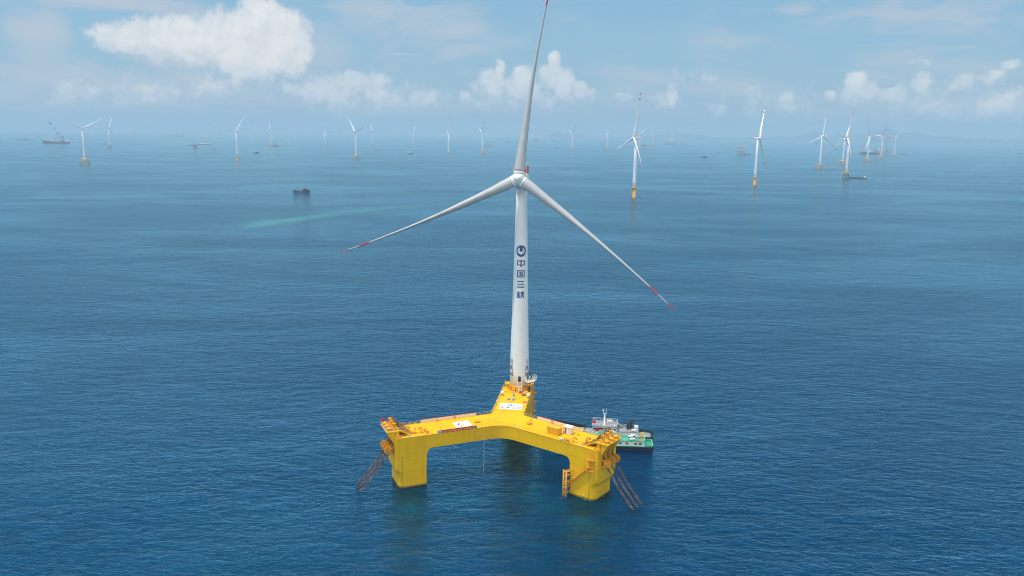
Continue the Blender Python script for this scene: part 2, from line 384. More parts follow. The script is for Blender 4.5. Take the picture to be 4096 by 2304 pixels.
# ---------------------------------------------------------------- water, seabed, far hills
FAR = 24000.0
def water_mat():
    m = bpy.data.materials.new('sea_water'); m.use_nodes = True
    t = NT(m.node_tree); m.node_tree.nodes.clear()
    pos = t.node('ShaderNodeNewGeometry').outputs['Position']
    def mapped(sx, sy, rot=0.0):
        mp = t.node('ShaderNodeMapping'); t.put(mp.inputs[0], pos)
        mp.inputs['Scale'].default_value = (sx, sy, 1); mp.inputs['Rotation'].default_value = (0, 0, rot)
        return mp.outputs[0]
    swell = t.noise(mapped(0.030, 0.062, R(14)), 1.0, 2.0, 0.5)
    chop = t.noise(mapped(0.085, 0.18, R(-20)), 1.0, 3.0, 0.55, 0.5)
    wave = t.noise(mapped(0.24, 0.50, R(17)), 1.0, 4.0, 0.6, 0.7)
    rip = t.noise(mapped(0.85, 1.6, R(-8)), 1.0, 4.0, 0.62, 0.9)
    gust = t.noise(mapped(0.0035, 0.009, R(6)), 1.0, 5.0, 0.6, 0.5)         # wind patches
    slick = t.noise(mapped(0.0020, 0.0046, R(-9)), 1.0, 7.0, 0.62, 0.6)     # calmer, paler streaks
    amp = t.ramp(gust, 0.3, 0.7, 0.75, 1.2)
    h = t.m('ADD', t.m('ADD', t.m('MULTIPLY', swell, 1.0), t.m('MULTIPLY', chop, 0.95)), t.m('ADD', t.m('MULTIPLY', wave, 0.62), t.m('MULTIPLY', rip, 0.24)))
    bp = t.node('ShaderNodeBump'); bp.inputs['Strength'].default_value = 1.0
    t.put(bp.inputs['Distance'], t.m('MULTIPLY', amp, 1.0)); t.put(bp.inputs['Height'], h)
    N = bp.outputs[0]
    fr = t.node('ShaderNodeFresnel'); fr.inputs[0].default_value = 1.75; t.l.new(N, fr.inputs[1])
    tint = t.mix(t.ramp(fr.outputs[0], 0.16, 0.55), (0.02, 0.55, 0.88), (0.64, 0.95, 1.0))
    deep = t.node('ShaderNodeBsdfDiffuse')
    t.put(deep.inputs[0], t.mix(t.ramp(t.m('ADD', t.m('MULTIPLY', chop, 0.5), t.m('MULTIPLY', wave, 0.5)), 0.38, 0.62), (0.0002, 0.009, 0.046), (0.0003, 0.030, 0.112)))
    clear = t.node('ShaderNodeBsdfTransparent'); clear.inputs[0].default_value = (0.22, 0.90, 0.90, 1)
    body = t.node('ShaderNodeMixShader'); body.inputs[0].default_value = 0.35
    t.l.new(deep.outputs[0], body.inputs[1]); t.l.new(clear.outputs[0], body.inputs[2])
    gl = t.node('ShaderNodeBsdfGlossy'); gl.distribution = 'GGX'
    t.put(gl.inputs[0], tint)
    t.put(gl.inputs['Roughness'], t.ramp(slick, 0.35, 0.65, 0.18, 0.07)); t.l.new(N, gl.inputs['Normal'])
    mx = t.node('ShaderNodeMixShader')
    t.put(mx.inputs[0], t.m('MULTIPLY', fr.outputs[0], t.ramp(slick, 0.38, 0.64, 0.98, 1.22)))
    t.l.new(body.outputs[0], mx.inputs[1]); t.l.new(gl.outputs[0], mx.inputs[2])
    out = t.node('ShaderNodeOutputMaterial'); t.l.new(mx.outputs[0], out.inputs[0])
    return m
def disc(name, mt, z, rings, n=120):
    b = MB()
    b.v = [(0, 0, z)] + [(r * math.sin(2 * PI * i / n), r * math.cos(2 * PI * i / n), z) for r in rings for i in range(n)]
    for i in range(n): b.face((0, 1 + (i + 1) % n, 1 + i))
    for k in range(len(rings) - 1):
        for i in range(n):
            a, c = 1 + k * n + i, 1 + k * n + (i + 1) % n
            b.face((a, c, c + n, a + n))
    o = b.build(name, mt); o['kind'] = 'structure'
    return o
disc('water', water_mat(), 0.0, [120, 250, 350, 500, 800, 1500, 3000, 6000, 12000, FAR])
disc('seabed', mat('deep_seabed', (0.0004, 0.014, 0.045), 0.9, var=0.3, vscale=0.02), -40.0, [300, 1500, 6000, FAR])

def hill_range(pix, dist):                 # skyline in photo pixels -> a ridge of real height at that distance, sloping to the shore
    b = MB(); crest, shore, back, mid = [], [], [], []
    xs = [p[0] for p in pix]
    for i in range(xs[0], xs[-1] + 1, 8):
        for (x0, h0), (x1, h1) in zip(pix, pix[1:]):
            if x0 <= i <= x1: h = h0 + (h1 - h0) * (i - x0) / (x1 - x0)
        a, _ = azel(i, 540)
        jag = 0.10 * math.sin(i * 0.045) + 0.07 * math.sin(i * 0.11 + 1) + 0.03 * math.sin(i * 0.21 + 2)
        z = max(2.0, h * dist / FPX * (1 + jag))
        d2 = dist + 900
        shore.append((dist * math.sin(a), dist * math.cos(a), 0.5 if z > 2.5 else -1))
        mid.append(((dist + 350) * math.sin(a + .0006 * math.sin(i)), (dist + 350) * math.cos(a), z * (0.42 + 0.15 * math.sin(i * .37))))
        crest.append((d2 * math.sin(a), d2 * math.cos(a), z))
        back.append(((d2 + 900) * math.sin(a), (d2 + 900) * math.cos(a), -1))
    b.smooth = True
    b.loft([shore, mid, crest, back], cap=False, closed=False)
    o = b.build('hills', mat('wooded_hills', (0.06, 0.085, 0.075), 0.9, var=0.5, vscale=0.004)); o['kind'] = 'structure'
# heights are in photo pixels above the shoreline
hill_range([(2170, 0), (2190, 8), (2225, 24), (2250, 14), (2290, 8), (2320, 20), (2345, 6), (2400, 3), (2560, 8), (2640, 16), (2690, 12), (2745, 26), (2790, 16), (2850, 8), (2950, 6), (3030, 9), (3130, 14), (3200, 18), (3255, 34), (3290, 26), (3330, 18),
            (3420, 22), (3500, 40), (3560, 46), (3620, 34), (3700, 28), (3780, 20), (3900, 18), (4000, 15), (4120, 12), (4300, 8)], 22300)

# milky turquoise plume that trails across the water between the fishing boat and the tower
def plume():
    m = bpy.data.materials.new('turquoise_silt'); m.use_nodes = True
    t = NT(m.node_tree); m.node_tree.nodes.clear()
    uv = t.node('ShaderNodeUVMap').outputs[0]
    sp = t.node('ShaderNodeSeparateXYZ'); t.put(sp.inputs[0], uv)
    pos = t.node('ShaderNodeNewGeometry').outputs['Position']
    mp = t.node('ShaderNodeMapping'); t.put(mp.inputs[0], pos); mp.inputs['Scale'].default_value = (0.010, 0.018, 1)
    n = t.noise(mp.outputs[0], 1.0, 6.0, 0.65, 0.5)
    e = t.m('SUBTRACT', 1.0, t.m('ABSOLUTE', t.m('MULTIPLY_ADD', sp.outputs[1], 2.0, -1.0)))
    ends = t.m('MULTIPLY', t.ramp(sp.outputs[0], 0.0, 0.12), t.ramp(sp.outputs[0], 1.0, 0.9))
    a = t.m('MULTIPLY', t.ramp(t.m('ADD', e, t.m('MULTIPLY', t.m('SUBTRACT', n, 0.5), 1.7)), 0.25, 1.35), ends)
    a = t.m('MULTIPLY', a, t.ramp(sp.outputs[0], 0.25, 0.42, 0.85, 0.55))
    df = t.node('ShaderNodeBsdfDiffuse'); df.inputs[0].default_value = (0.13, 0.44, 0.47, 1)
    tr = t.node('ShaderNodeBsdfTransparent'); mx = t.node('ShaderNodeMixShader')
    t.put(mx.inputs[0], t.m('MULTIPLY', a, 0.55)); t.l.new(tr.outputs[0], mx.inputs[1]); t.l.new(df.outputs[0], mx.inputs[2])
    out = t.node('ShaderNodeOutputMaterial'); t.l.new(mx.outputs[0], out.inputs[0])
    line = [(900, 918, 40), (1050, 898, 56), (1180, 881, 60), (1320, 859, 46), (1500, 838, 34), (1749, 819, 26), (1950, 803, 20), (2150, 795, 18), (2300, 783, 22), (2460, 770, 16)]
    b = MB(); uvs = []
    k = len(line) - 1
    for i in range(61):
        s_ = i / 60 * k; j = min(int(s_), k - 1); f = s_ - j
        x = line[j][0] + (line[j + 1][0] - line[j][0]) * f; y = line[j][1] + (line[j + 1][1] - line[j][1]) * f; w = line[j][2] + (line[j + 1][2] - line[j][2]) * f
        p, q = g(x, y + w / 2), g(x, y - w / 2)
        b.v += [(p.x, p.y, 0.08), (q.x, q.y, 0.08)]; uvs += [(i / 60, 0), (i / 60, 1)]
        if i: b.face((2 * i - 2, 2 * i, 2 * i + 1, 2 * i - 1))
    o = b.build('turquoise_plume', m); o['kind'] = 'stuff'
    ul = o.data.uv_layers.new(name='UVMap')
    for lp in o.data.loops: ul.data[lp.index].uv = uvs[lp.vertex_index]
plume()

# added turquoise sheets below the surface, coloured like the glow of the submerged hull
def hull_glow():
    m = bpy.data.materials.new('hull_glow_tint'); m.use_nodes = True
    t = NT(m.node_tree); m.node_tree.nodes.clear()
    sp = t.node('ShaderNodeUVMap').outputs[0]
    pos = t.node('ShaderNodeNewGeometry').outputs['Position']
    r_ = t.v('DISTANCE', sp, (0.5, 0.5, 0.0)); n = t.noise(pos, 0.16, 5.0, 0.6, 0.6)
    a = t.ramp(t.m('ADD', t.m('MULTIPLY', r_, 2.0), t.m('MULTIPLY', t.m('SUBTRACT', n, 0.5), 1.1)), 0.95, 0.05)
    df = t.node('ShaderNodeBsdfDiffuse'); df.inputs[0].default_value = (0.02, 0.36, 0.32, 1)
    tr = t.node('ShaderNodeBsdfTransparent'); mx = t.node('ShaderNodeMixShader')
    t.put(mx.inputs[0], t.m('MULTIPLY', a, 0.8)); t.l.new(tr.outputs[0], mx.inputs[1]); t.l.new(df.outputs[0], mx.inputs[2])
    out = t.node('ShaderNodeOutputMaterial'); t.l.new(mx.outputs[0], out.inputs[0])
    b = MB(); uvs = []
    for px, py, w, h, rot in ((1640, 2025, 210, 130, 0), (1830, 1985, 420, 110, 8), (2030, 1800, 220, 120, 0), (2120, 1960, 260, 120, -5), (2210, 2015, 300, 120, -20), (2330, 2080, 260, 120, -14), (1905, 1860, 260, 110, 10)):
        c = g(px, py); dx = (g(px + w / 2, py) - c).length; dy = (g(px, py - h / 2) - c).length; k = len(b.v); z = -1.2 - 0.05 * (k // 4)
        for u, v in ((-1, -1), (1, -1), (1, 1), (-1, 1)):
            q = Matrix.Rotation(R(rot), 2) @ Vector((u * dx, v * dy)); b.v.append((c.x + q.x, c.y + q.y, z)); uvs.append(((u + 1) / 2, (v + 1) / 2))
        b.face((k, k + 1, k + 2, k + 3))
    o = b.build('turquoise_glow_sheets', m); o['kind'] = 'stuff'
    ul = o.data.uv_layers.new(name='UVMap')
    for lp in o.data.loops: ul.data[lp.index].uv = uvs[lp.vertex_index]
hull_glow()

# ---------------------------------------------------------------- floating wind turbine (hero)
CX, CY = -1.7, 287.2
DECK, SOFFIT = 18.7, 13.8
def axes(k):
    th = R(82.9 + 120 * k); d = Vector((math.cos(th), math.sin(th), 0)); return d, Vector((-d.y, d.x, 0))
def A(k, rad, lat, z):                      # arm k (0 tower, 1 left, 2 right): metres out, metres to its left, height
    d, n = axes(k); p = Vector((CX, CY, 0)) + d * rad + n * lat; p.z = z; return p
def on_face(k, px, py, lat):                # where a pixel's ray meets the side wall of an arm
    d, n = axes(k); r = ray(px, py); c = Vector((CX, CY, 0))
    t = (lat - (EYE - c).dot(n)) / r.dot(n); return EYE + r * t
def loc(k, p):
    d, n = axes(k); q = Vector((p.x - CX, p.y - CY, 0)); return q.dot(d), q.dot(n)

turb = thing('floating_wind_turbine', 'huge white wind turbine on a yellow three-legged floating platform in the foreground', 'wind turbine', (CX, CY, 0))
HW, END = 6.2, 44.3
# hull: Y-shaped deck beam, three columns that go on under water
b = MB()
outline = []
for k in range(3):
    outline += [A(k, END, -HW, 0), A(k, END, HW, 0)]
    rf = 9.0 if k == 1 else 2.5             # rounded inner corner towards the next arm
    d0, n0 = axes(k); d1, n1 = axes((k + 1) % 3)
    ic = A(k, HW / math.tan(R(60)), HW, 0); t_ = rf / math.tan(R(60))
    p0, p1 = ic + d0 * t_, ic + d1 * t_
    cc = ic + (d0 + d1).normalized() * (rf / math.sin(R(60)))
    a0 = math.atan2(p0.y - cc.y, p0.x - cc.x); a1 = math.atan2(p1.y - cc.y, p1.x - cc.x)
    while a1 - a0 > PI: a1 -= 2 * PI
    while a1 - a0 < -PI: a1 += 2 * PI
    for i in range(9):
        a = a0 + (a1 - a0) * i / 8; outline.append(Vector((cc.x + rf * math.cos(a), cc.y + rf * math.sin(a), 0)))
b.prism(outline, SOFFIT, DECK)
for k in range(3):
    rings = []
    for z, inner, outer, rc in ((13.795, 30.9, 44.3, 0.02), (13.6, 31.8, 44.3, 0.02), (13.2, 32.4, 44.3, 0.02), (12.5, 32.9, 44.3, 0.02), (11.6, 33.1, 44.3, 0.02), (8.5, 33.1, 44.3, 0.05), (6.6, 33.1, 44.3, 1.3), (5.6, 33.1, 43.7, 2.2), (4.5, 33.1, 43.4, 2.4), (0, 33.1, 43.4, 2.4), (-13.5, 33.1, 43.4, 2.4)):
        ring = []
        for (cr, cl, a0, r_) in ((outer, HW, 0, rc), (inner, HW, 90, min(rc, 0.6)), (inner, -HW, 180, min(rc, 0.6)), (outer, -HW, 270, rc)):
            sr = 1 if a0 in (0, 270) else -1; sl = 1 if cl > 0 else -1
            for i in range(6):
                a = R(a0 + 90 * i / 5)
                ring.append(A(k, cr - sr * r_ + r_ * math.cos(a), cl - sl * r_ + r_ * math.sin(a), z))
        rings.append(ring)
    b.loft(rings, cap=False)
hull = b.build('platform_hull', M['yellow'], turb)

# raised edge along the deck and the lip before the tower
b = MB()
ins = [p for p in outline]
for p, q in zip(ins, ins[1:] + ins[:1]):
    if (p - q).length > 0.05: b.bar(p + Vector((0, 0, DECK + 0.06)), q + Vector((0, 0, DECK + 0.06)), 0.16, 0.16)
b.bar(A(0, 30.1, -5.9, DECK + 0.2), A(0, 30.1, 5.9, DECK + 0.2), 0.18, 0.42)
b.bar(A(0, 8.2, -6.0, DECK + 0.07), A(0, 8.2, 6.0, DECK + 0.07), 0.14, 0.14)
for r_ in (8.4, 20.5): b.bar(A(0, r_, 5.6, DECK + 0.05), A(0, r_ + 12, 5.6, DECK + 0.05), 0.12, 0.1)
b.bar(A(1, 26.4, -6.0, DECK + 0.07), A(1, 26.4, 6.0, DECK + 0.07), 0.16, 0.12)
b.build('deck_coaming', M['yel'], hull)

def railing(pts, mt, h=1.15, step=1.6, parent=hull, name='railing', w=0.075):
    b = MB(); last = None
    for p, q in zip(pts, pts[1:]):
        n = max(1, round((q - p).length / step))
        for i in range(n + 1):
            s_ = p.lerp(q, i / n)
            if last is None or (s_ - last).length > step * 0.6: b.bar(s_, s_ + Vector((0, 0, h)), w); last = s_
        for z in (h, h * 0.55): b.bar(p + Vector((0, 0, z)), q + Vector((0, 0, z)), w * 0.9)
    return b.build(name, mt, parent)
Dz = DECK + 0.1
railing([A(1, 42.5, 6.0, Dz), A(1, 31.0, 6.0, Dz)], M['yel'])
inner = [p + Vector((0, 0, Dz)) for p in outline if abs(loc(1, p)[1] - HW) < 9 and loc(1, p)[0] < 14 and loc(2, p)[0] < 14 and p.y < CY - 2]
inner.sort(key=lambda p: p.x)
inner = [p + (Vector((CX, CY, p.z)) - p).normalized() * 0.25 for p in inner]
railing([A(1, 16.2, 6.0, Dz)] + inner + [A(2, 27, -6.0, Dz), A(2, 40.2, -6.0, Dz)], M['yel'])
railing([A(1, 43.9, -6.0, Dz), A(1, 31.9, -6.0, Dz)], M['grey'])
def inner_arc(k):                           # the rounded corner between arm k and the next one
    return [p + Vector((0, 0, Dz)) for p in outline[(2 + 9) * k + 2:(2 + 9) * k + 11]]
railing([A(1, 9.8, -6.0, Dz)] + list(reversed(inner_arc(0))) + [A(0, 12, 6.0, Dz), A(0, 43.8, 6.0, Dz)], M['galv'], step=1.5)
railing([A(0, 43.8, -6.0, Dz), A(0, 30.0, -6.0, Dz)], M['yel'])
railing(inner_arc(2) + [A(2, 10.3, 6.0, Dz)] if loc(2, inner_arc(2)[-1])[0] > 3 else [A(2, 10.3, 6.0, Dz)] + inner_arc(2), M['galv'], step=1.5)
railing([A(2, 30.7, 6.0, Dz), A(2, 43.9, 6.0, Dz)], M['cream'])

# chain platform, fairleads and chain pipes at the seaward end of the two front arms
CH = (-2.9, 0.0, 2.9)
def drum(k, lat):
    b = MB(); c = A(k, 46.3, lat, 13.8); d, n = axes(k); Z = Vector((0, 0, 1))
    oc = lambda r, i, o: c + (d * math.cos(R(22.5 + 45 * i)) + Z * math.sin(R(22.5 + 45 * i))) * r + n * o
    for o in (-0.55, 0.55):
        for i in range(8):
            p = [oc(1.5, i, o), oc(1.5, i + 1, o), oc(1.18, i + 1, o), oc(1.18, i, o)]
            b.loft([[q + n * -0.05 for q in p], [q + n * 0.05 for q in p]])
            b.bar(oc(0.25, i, o), oc(1.25, i, o), 0.16, 0.12)
        b.tube(c + n * (o - 0.1), c + n * (o + 0.1), 0.42, n=10)
    for i in range(8):
        b.bar(oc(1.42, i, -0.5), oc(1.42, i, 0.5), 0.16)
        b.bar(oc(0.95, i + 0.5, -0.5), oc(0.95, i + 0.5, 0.5), 0.55, 0.1)
    b.tube(c - n * 0.75, c + n * 0.75, 0.2, n=10)
    for o in (-0.72, 0.72):                 # cheek plates back to the hull
        for z0, z1 in ((1.3, 0.15), (-2.1, -0.2)):
            p = [A(k, 44.25, lat + o, 13.8 + z0 - 0.45), A(k, 44.25, lat + o, 13.8 + z0 + 0.45), c + n * o + Z * (z1 + 0.28), c + n * o + Z * (z1 - 0.28)]
            b.loft([[q - n * 0.06 for q in p], [q + n * 0.06 for q in p]])
    b.obox(A(k, 44.36, lat, 13.4), d * 0.1, n * 0.95, Z * 2.1)
    return b.build('fairlead', M['orange'], hull)
def chain_end(k):
    d, n = axes(k); Z = Vector((0, 0, 1)); T = 21.1
    b = MB()                                # platform slab on a wedge-shaped bracket
    b.obox(A(k, 44.9, 0, T - 0.15), d * 2.35, n * 4.75, Z * 0.15)
    b.obox(A(k, 43.3, 0, (DECK + T - 0.31) / 2), d * 0.7, n * 4.3, Z * ((T - 0.31 - DECK) / 2))
    pr = [(44.31, 15.9), (46.9, 20.5), (46.9, 20.78), (44.31, 20.78)]
    for l0, l1 in ((-4.4, -4.15), (-1.6, -1.3), (1.3, 1.6), (4.15, 4.4)):
        b.loft([[A(k, r_, l, z) for r_, z in pr] for l in (l0, l1)])
    for l0, l1 in ((-4.15, -1.6), (1.6, 4.15)):     # plate between the ribs leaves the chain slots open
        b.loft([[A(k, r_, l, z) for r_, z in ((44.31, 17.0), (45.6, 19.6), (45.6, 19.8), (44.31, 17.4))] for l in (l0, l1)])
    br = b.build('chain_platform', M['yellow'], hull)
    for l in CH:
        b = MB(); b.smooth = True
        b.lathe(A(k, 44.0, l, T), [(0.95, 0), (0.8, 0.25), (0.62, 0.9), (0.58, 2.2), (0.72, 2.35), (0.72, 2.5), (0.5, 2.5), (0.45, 2.2)], 16)
        b.build('chain_pipe', M['orange'], hull)
        b = MB(); b.smooth = True
        b.lathe(A(k, 45.95, l, T), [(0.9, 0.0), (0.9, 0.1), (0.62, 0.12), (0.62, 0.75), (1.02, 0.78), (1.02, 0.92), (0.25, 1.3), (0.0, 1.34)], 18)
        b.smooth = False
        for i in range(6):
            q = A(k, 45.95, l, T) + d * 0.8 * math.cos(i * PI / 3) + n * 0.8 * math.sin(i * PI / 3); b.bar(q, q + Z * 0.8, 0.14)
        b.build('ventilator', M['orange'], hull)
        drum(k, l)
    railing([A(k, 42.7, -4.6, T), A(k, 47.1, -4.6, T), A(k, 47.1, 4.6, T), A(k, 42.7, 4.6, T)], M['yel'] if k == 2 else M['galv'], step=1.4)
    b = MB()                                # chain slide down to the deck
    for l in (-3.7, 3.7):
        b.loft([[A(k, r_, l + o, z) for r_, z in ((42.6, T - 0.3), (42.6, T), (38.4, DECK + 0.3), (38.4, DECK + 0.02))] for o in (-0.5, 0.5)])
    b.loft([[A(k, r_, o, z) for r_, z in ((42.6, T - 0.9), (42.6, T - 0.5), (38.0, DECK + 0.3), (38.0, DECK + 0.02))] for o in (-3.2, 3.2)])
    b.build('chain_slide', M['yel'], hull)
    for l in (-4.3, 4.3): railing([A(k, 42.5, l, T), A(k, 38.4, l, DECK + 0.25)], M['yel'], step=1.2, h=1.0)
    for sgn in (-1, 1):                     # mooring bollards in the corners
        for r_ in (42.6, 43.7):
            b = MB(); b.smooth = True
            b.lathe(A(k, r_, sgn * 5.4, DECK), [(0.35, 0), (0.24, 0.1), (0.24, 0.62), (0.36, 0.66), (0.36, 0.78), (0.1, 0.8)], 12)
            b.build('bollard', M['orange'], hull)
chain_end(1); chain_end(2)

# goose-neck vents, hatches and small fittings of the deck
def vent(k, rad, lat, toward=-1, s=1.0):
    b = MB(); b.smooth = True; p = A(k, rad, lat, DECK); d, n = axes(k); X = Vector((-1, 0, 0)) if toward < 0 else Vector((1, 0, 0))
    pts = [p, p + Vector((0, 0, 1.5 * s))] + [p + Vector((0, 0, 1.5 * s)) + X * (0.55 * s * (1 - math.cos(a))) + Vector((0, 0, 0.55 * s * math.sin(a))) for a in (0.5, 1.0, 1.57, 2.1, 2.7)] 
    pts.append(pts[-1] + Vector((0, 0, -0.35)))
    b.path(pts, 0.30 * s, 10); b.tube(pts[-1], pts[-1] + Vector((0, 0, -0.14)), 0.42 * s, n=12); b.tube(p, p + Vector((0, 0, 0.12)), 0.5 * s, n=12)
    return b.build('gooseneck_vent', M['orange'], hull)
def at(k, px, py): return loc(k, g(px, py, DECK))
vent(1, *at(1, 1637, 1727)); vent(1, *at(1, 1686, 1731)); vent(2, *at(2, 2293, 1771), 1); vent(2, *at(2, 2348, 1772), 1)
def hatch(k, px, py, r=0.62, tilt=60, az=20):
    p = g(px, py, DECK); b = MB(); b.smooth = True
    b.lathe(p, [(r, 0), (r, 0.55), (r * 1.08, 0.56), (r * 1.08, 0.62), (r * 0.9, 0.62), (r * 0.9, 0.2), (0, 0.2)], 18)
    h = b.build('hatch', M['orange'], hull)
    b = MB(); ax = Vector((math.cos(R(az)) * math.sin(R(tilt)), math.sin(R(az)) * math.sin(R(tilt)), math.cos(R(tilt))))
    c = p + Vector((0, 0, 0.62)) + Vector((-math.cos(R(az)), -math.sin(R(az)), 0)) * r + Vector((0, 0, r * 1.0))
    b.lathe(c, [(0, -0.06), (r * 1.1, -0.06), (r * 1.1, 0.06), (0, 0.08)], 18, axis=ax)
    b.build('hatch_lid', M['orange'], hull)
hatch(1, 1652, 1733, 0.75, 70, 200); hatch(2, 2334, 1776, 0.7, 70, 180); hatch(1, 1906, 1690, 0.75, 80, 180); hatch(2, 2116, 1697, 0.75, 75, 200)
def stub(k, px, py, r=0.28, h=1.0):
    b = MB(); b.smooth = True; b.lathe(g(px, py, DECK), [(r * 1.5, 0), (r * 1.5, 0.08), (r, 0.1), (r, h), (r * 1.3, h + 0.02), (r * 1.3, h + 0.14), (0, h + 0.16)], 12)
    b.build('vent_stub', M['orange'], hull)
for k, px, py, r, h in ((1, 1706, 1734, .4, 1.1), (1, 1698, 1727, .35, .9), (2, 2272, 1771, .4, 1.0), (2, 2262, 1767, .35, .9), (1, 1749, 1686, .25, .6), (2, 2313, 1741, .35, .35), (0, 2096, 1652, .25, .4), (1, 1640, 1697, .3, .3), (1, 1662, 1694, .3, .3)):
    stub(k, px, py, r, h)
for k, pa, pb in ((1, (1692, 1719), (1714, 1734)), (2, (2256, 1759), (2278, 1771))):   # low guard rails round the vent stubs
    r0, l0 = at(k, *pa); r1, l1 = at(k, *pb)
    railing([A(k, r0, l0, DECK), A(k, r1, l0, DECK), A(k, r1, l1, DECK)], M['yel'], step=1.2)
# seam beads welded over the deck plates
b = MB()
for k in (1, 2):
    for r_ in (13.0, 19.5, 33.0): b.bar(A(k, r_, -5.9, DECK + 0.015), A(k, r_, 5.9, DECK + 0.015), 0.07, 0.03)
    for l in (-3.0, 3.0): b.bar(A(k, 8, l, DECK + 0.015), A(k, 41, l, DECK + 0.015), 0.05, 0.03)
for r_ in (14.0, 21.2): b.bar(A(0, r_, -5.9, DECK + 0.015), A(0, r_, 5.9, DECK + 0.015), 0.07, 0.03)
b.build('weld_beads', M['orange'], hull)

# front wall of the right leg: boat landing, stairs with landings, ladder; draught marks on both legs
b = MB(); b.smooth = True
for (px, py) in ((2252, 1981), (2263, 1986)):
    p = g(px, py, 0); b.tube((p.x, p.y, -3), (p.x, p.y, 9.6), 0.28, n=10)
p, q = g(2252, 1981, 0), g(2263, 1986, 0)
for z in (1.2, 3.2, 5.2, 7.4, 9.2):
    for s_ in (p, q):
        r_, l_ = loc(2, s_); e = A(2, max(r_, 33.3), -6.2, z); b.tube((s_.x, s_.y, z), e, 0.15, n=8)
    b.tube((p.x, p.y, z), (q.x, q.y, z), 0.13, n=8)
b.tube((p.x, p.y, 9.2), A(2, 33.6, -6.2, 7.0), 0.16, n=8); b.tube((q.x, q.y, 9.2), A(2, 34.8, -6.2, 9.2), 0.16, n=8)
b.smooth = False
for i in range(24): b.bar((p.x, p.y, 0.3 + i * 0.38), (q.x, q.y, 0.3 + i * 0.38), 0.06)
b.build('boat_landing', M['orange'], hull)
s0, s1 = on_face(2, 2268, 1936, -6.7), on_face(2, 2357, 1869, -6.7)
def wall_stair():
    b = MB(); d, n = axes(2)
    for o in (-0.45, 0.45):
        b.bar(s0 + n * o, s1 + n * o, 0.1, 0.3)
    for i in range(27):
        c = s0.lerp(s1, (i + 0.5) / 27); b.obox(c, d * 0.16, n * 0.42, Vector((0, 0, 0.03)))
    for f in (0.0, 0.36, 0.72, 1.0):
        c = s0.lerp(s1, f); b.obox(c + Vector((0, 0, -0.05)), d * 0.8, n * 0.5, Vector((0, 0, 0.06)))
        b.bar(c - n * 0.45 + d * 0.7, c - n * 0.45 + d * 0.7 + Vector((0, 0, 1.1)), 0.07); b.bar(c - n * 0.45 - d * 0.7, c - n * 0.45 - d * 0.7 + Vector((0, 0, 1.1)), 0.07)
    b.bar(s0 - n * 0.45 + Vector((0, 0, 1.1)), s1 - n * 0.45 + Vector((0, 0, 1.1)), 0.07)
    c = s0.lerp(s1, 0.72)                   # caged ladder frame standing on the middle landing
    for o in (-0.5, 0.5): b.bar(c + d * o, c + d * o + Vector((0, 0, 4.4)), 0.08)
    b.bar(c + d * -.5 + Vector((0, 0, 4.4)), c + d * .5 + Vector((0, 0, 4.4)), 0.08)
    b.build('wall_stair', M['orange'], hull)
wall_stair()
def wall_ladder():
    b = MB(); d, n = axes(2); Z = Vector((0, 0, 1))
    t0 = on_face(2, 2363, 1862, -6.65)
    for o in (-0.9, 0.9): b.bar((t0 + d * o).xy.to_3d() + Z * 11.2, (t0 + d * o).xy.to_3d() + Z * 18.6, 0.1)
    for i in range(19): b.bar((t0 - d * 0.9).xy.to_3d() + Z * (11.4 + i * 0.4), (t0 + d * 0.9).xy.to_3d() + Z * (11.4 + i * 0.4), 0.06)
    for z in (11.2, 15.2): b.obox(t0.xy.to_3d() + Z * z - n * 0.1, d * 1.4, n * 0.55, Z * 0.07)
    for z in (12.6, 14.0, 16.4, 17.6):
        b.bar((t0 - d * 0.9 - n * 0.55).xy.to_3d() + Z * z, (t0 + d * 0.9 - n * 0.55).xy.to_3d() + Z * z, 0.06)
    b.build('wall_ladder', M['orange'], hull)
wall_ladder()
def draught(k, lat, rad):
    b = MB(); d, n = axes(k); s_ = 1 if lat > 0 else -1
    b.obox(A(k, rad, lat + s_ * 0.004, 6.2), d * 0.035, n * 0.012, Vector((0, 0, 6.0)))
    for i in range(30): b.obox(A(k, rad + (0.16 if i % 2 else 0.1), lat + s_ * 0.004, 0.6 + i * 0.38), d * (0.16 if i % 5 == 0 else 0.08), n * 0.014, Vector((0, 0, 0.035)))
    b.build('draught_scale', M['dark'], hull)
draught(1, HW, 42.1); draught(2, -HW, 41.2)
for k, lat, rad, z in ((1, HW, 40.4, 1.2), (2, -HW, 39.4, 1.2)):   # short bent overboard pipes near the water
    b = MB(); s_ = 1 if lat > 0 else -1; b.path([A(k, rad, lat, z), A(k, rad, lat + s_ * 0.3, z), A(k, rad - 0.25, lat + s_ * 0.35, z + 0.8)], 0.1, 6); b.build('overboard_pipe', M['cream'], hull)
                                            # ledges on the walls and pipe brackets below the banner
for k, lat, r0, r1 in ((1, HW, 31.5, 36.2), (2, -HW, 28.5, 33.6)):
    b = MB(); s_ = 1 if lat > 0 else -1; b.obox(A(k, (r0 + r1) / 2, lat + s_ * 0.05, 14.6), axes(k)[0] * ((r1 - r0) / 2), axes(k)[1] * 0.06, Vector((0, 0, 0.05)))
    b.build('wall_ledge', M['yel'], hull)
for r_ in (22.3, 16.9):
    b = MB(); b.path([A(1, r_, HW - 0.3, DECK + 0.6), A(1, r_, HW + 0.35, DECK + 0.4), A(1, r_, HW + 0.35, DECK - 1.0)], 0.12, 6)
    b.obox(A(1, r_, HW + 0.2, DECK - 1.05), axes(1)[0] * 0.3, axes(1)[1] * 0.25, Vector((0, 0, 0.06))); b.build('pipe_bracket', M['orange'], hull)
for k, lats in ((0, -6.35),):
    for r_ in (9.6, 13.2, 25.5, 27.8):
        b = MB(); b.sphere(A(0, r_, lats, DECK - 0.35), 0.34, 10, 6); b.build('fender_knob', M['orange'], hull)
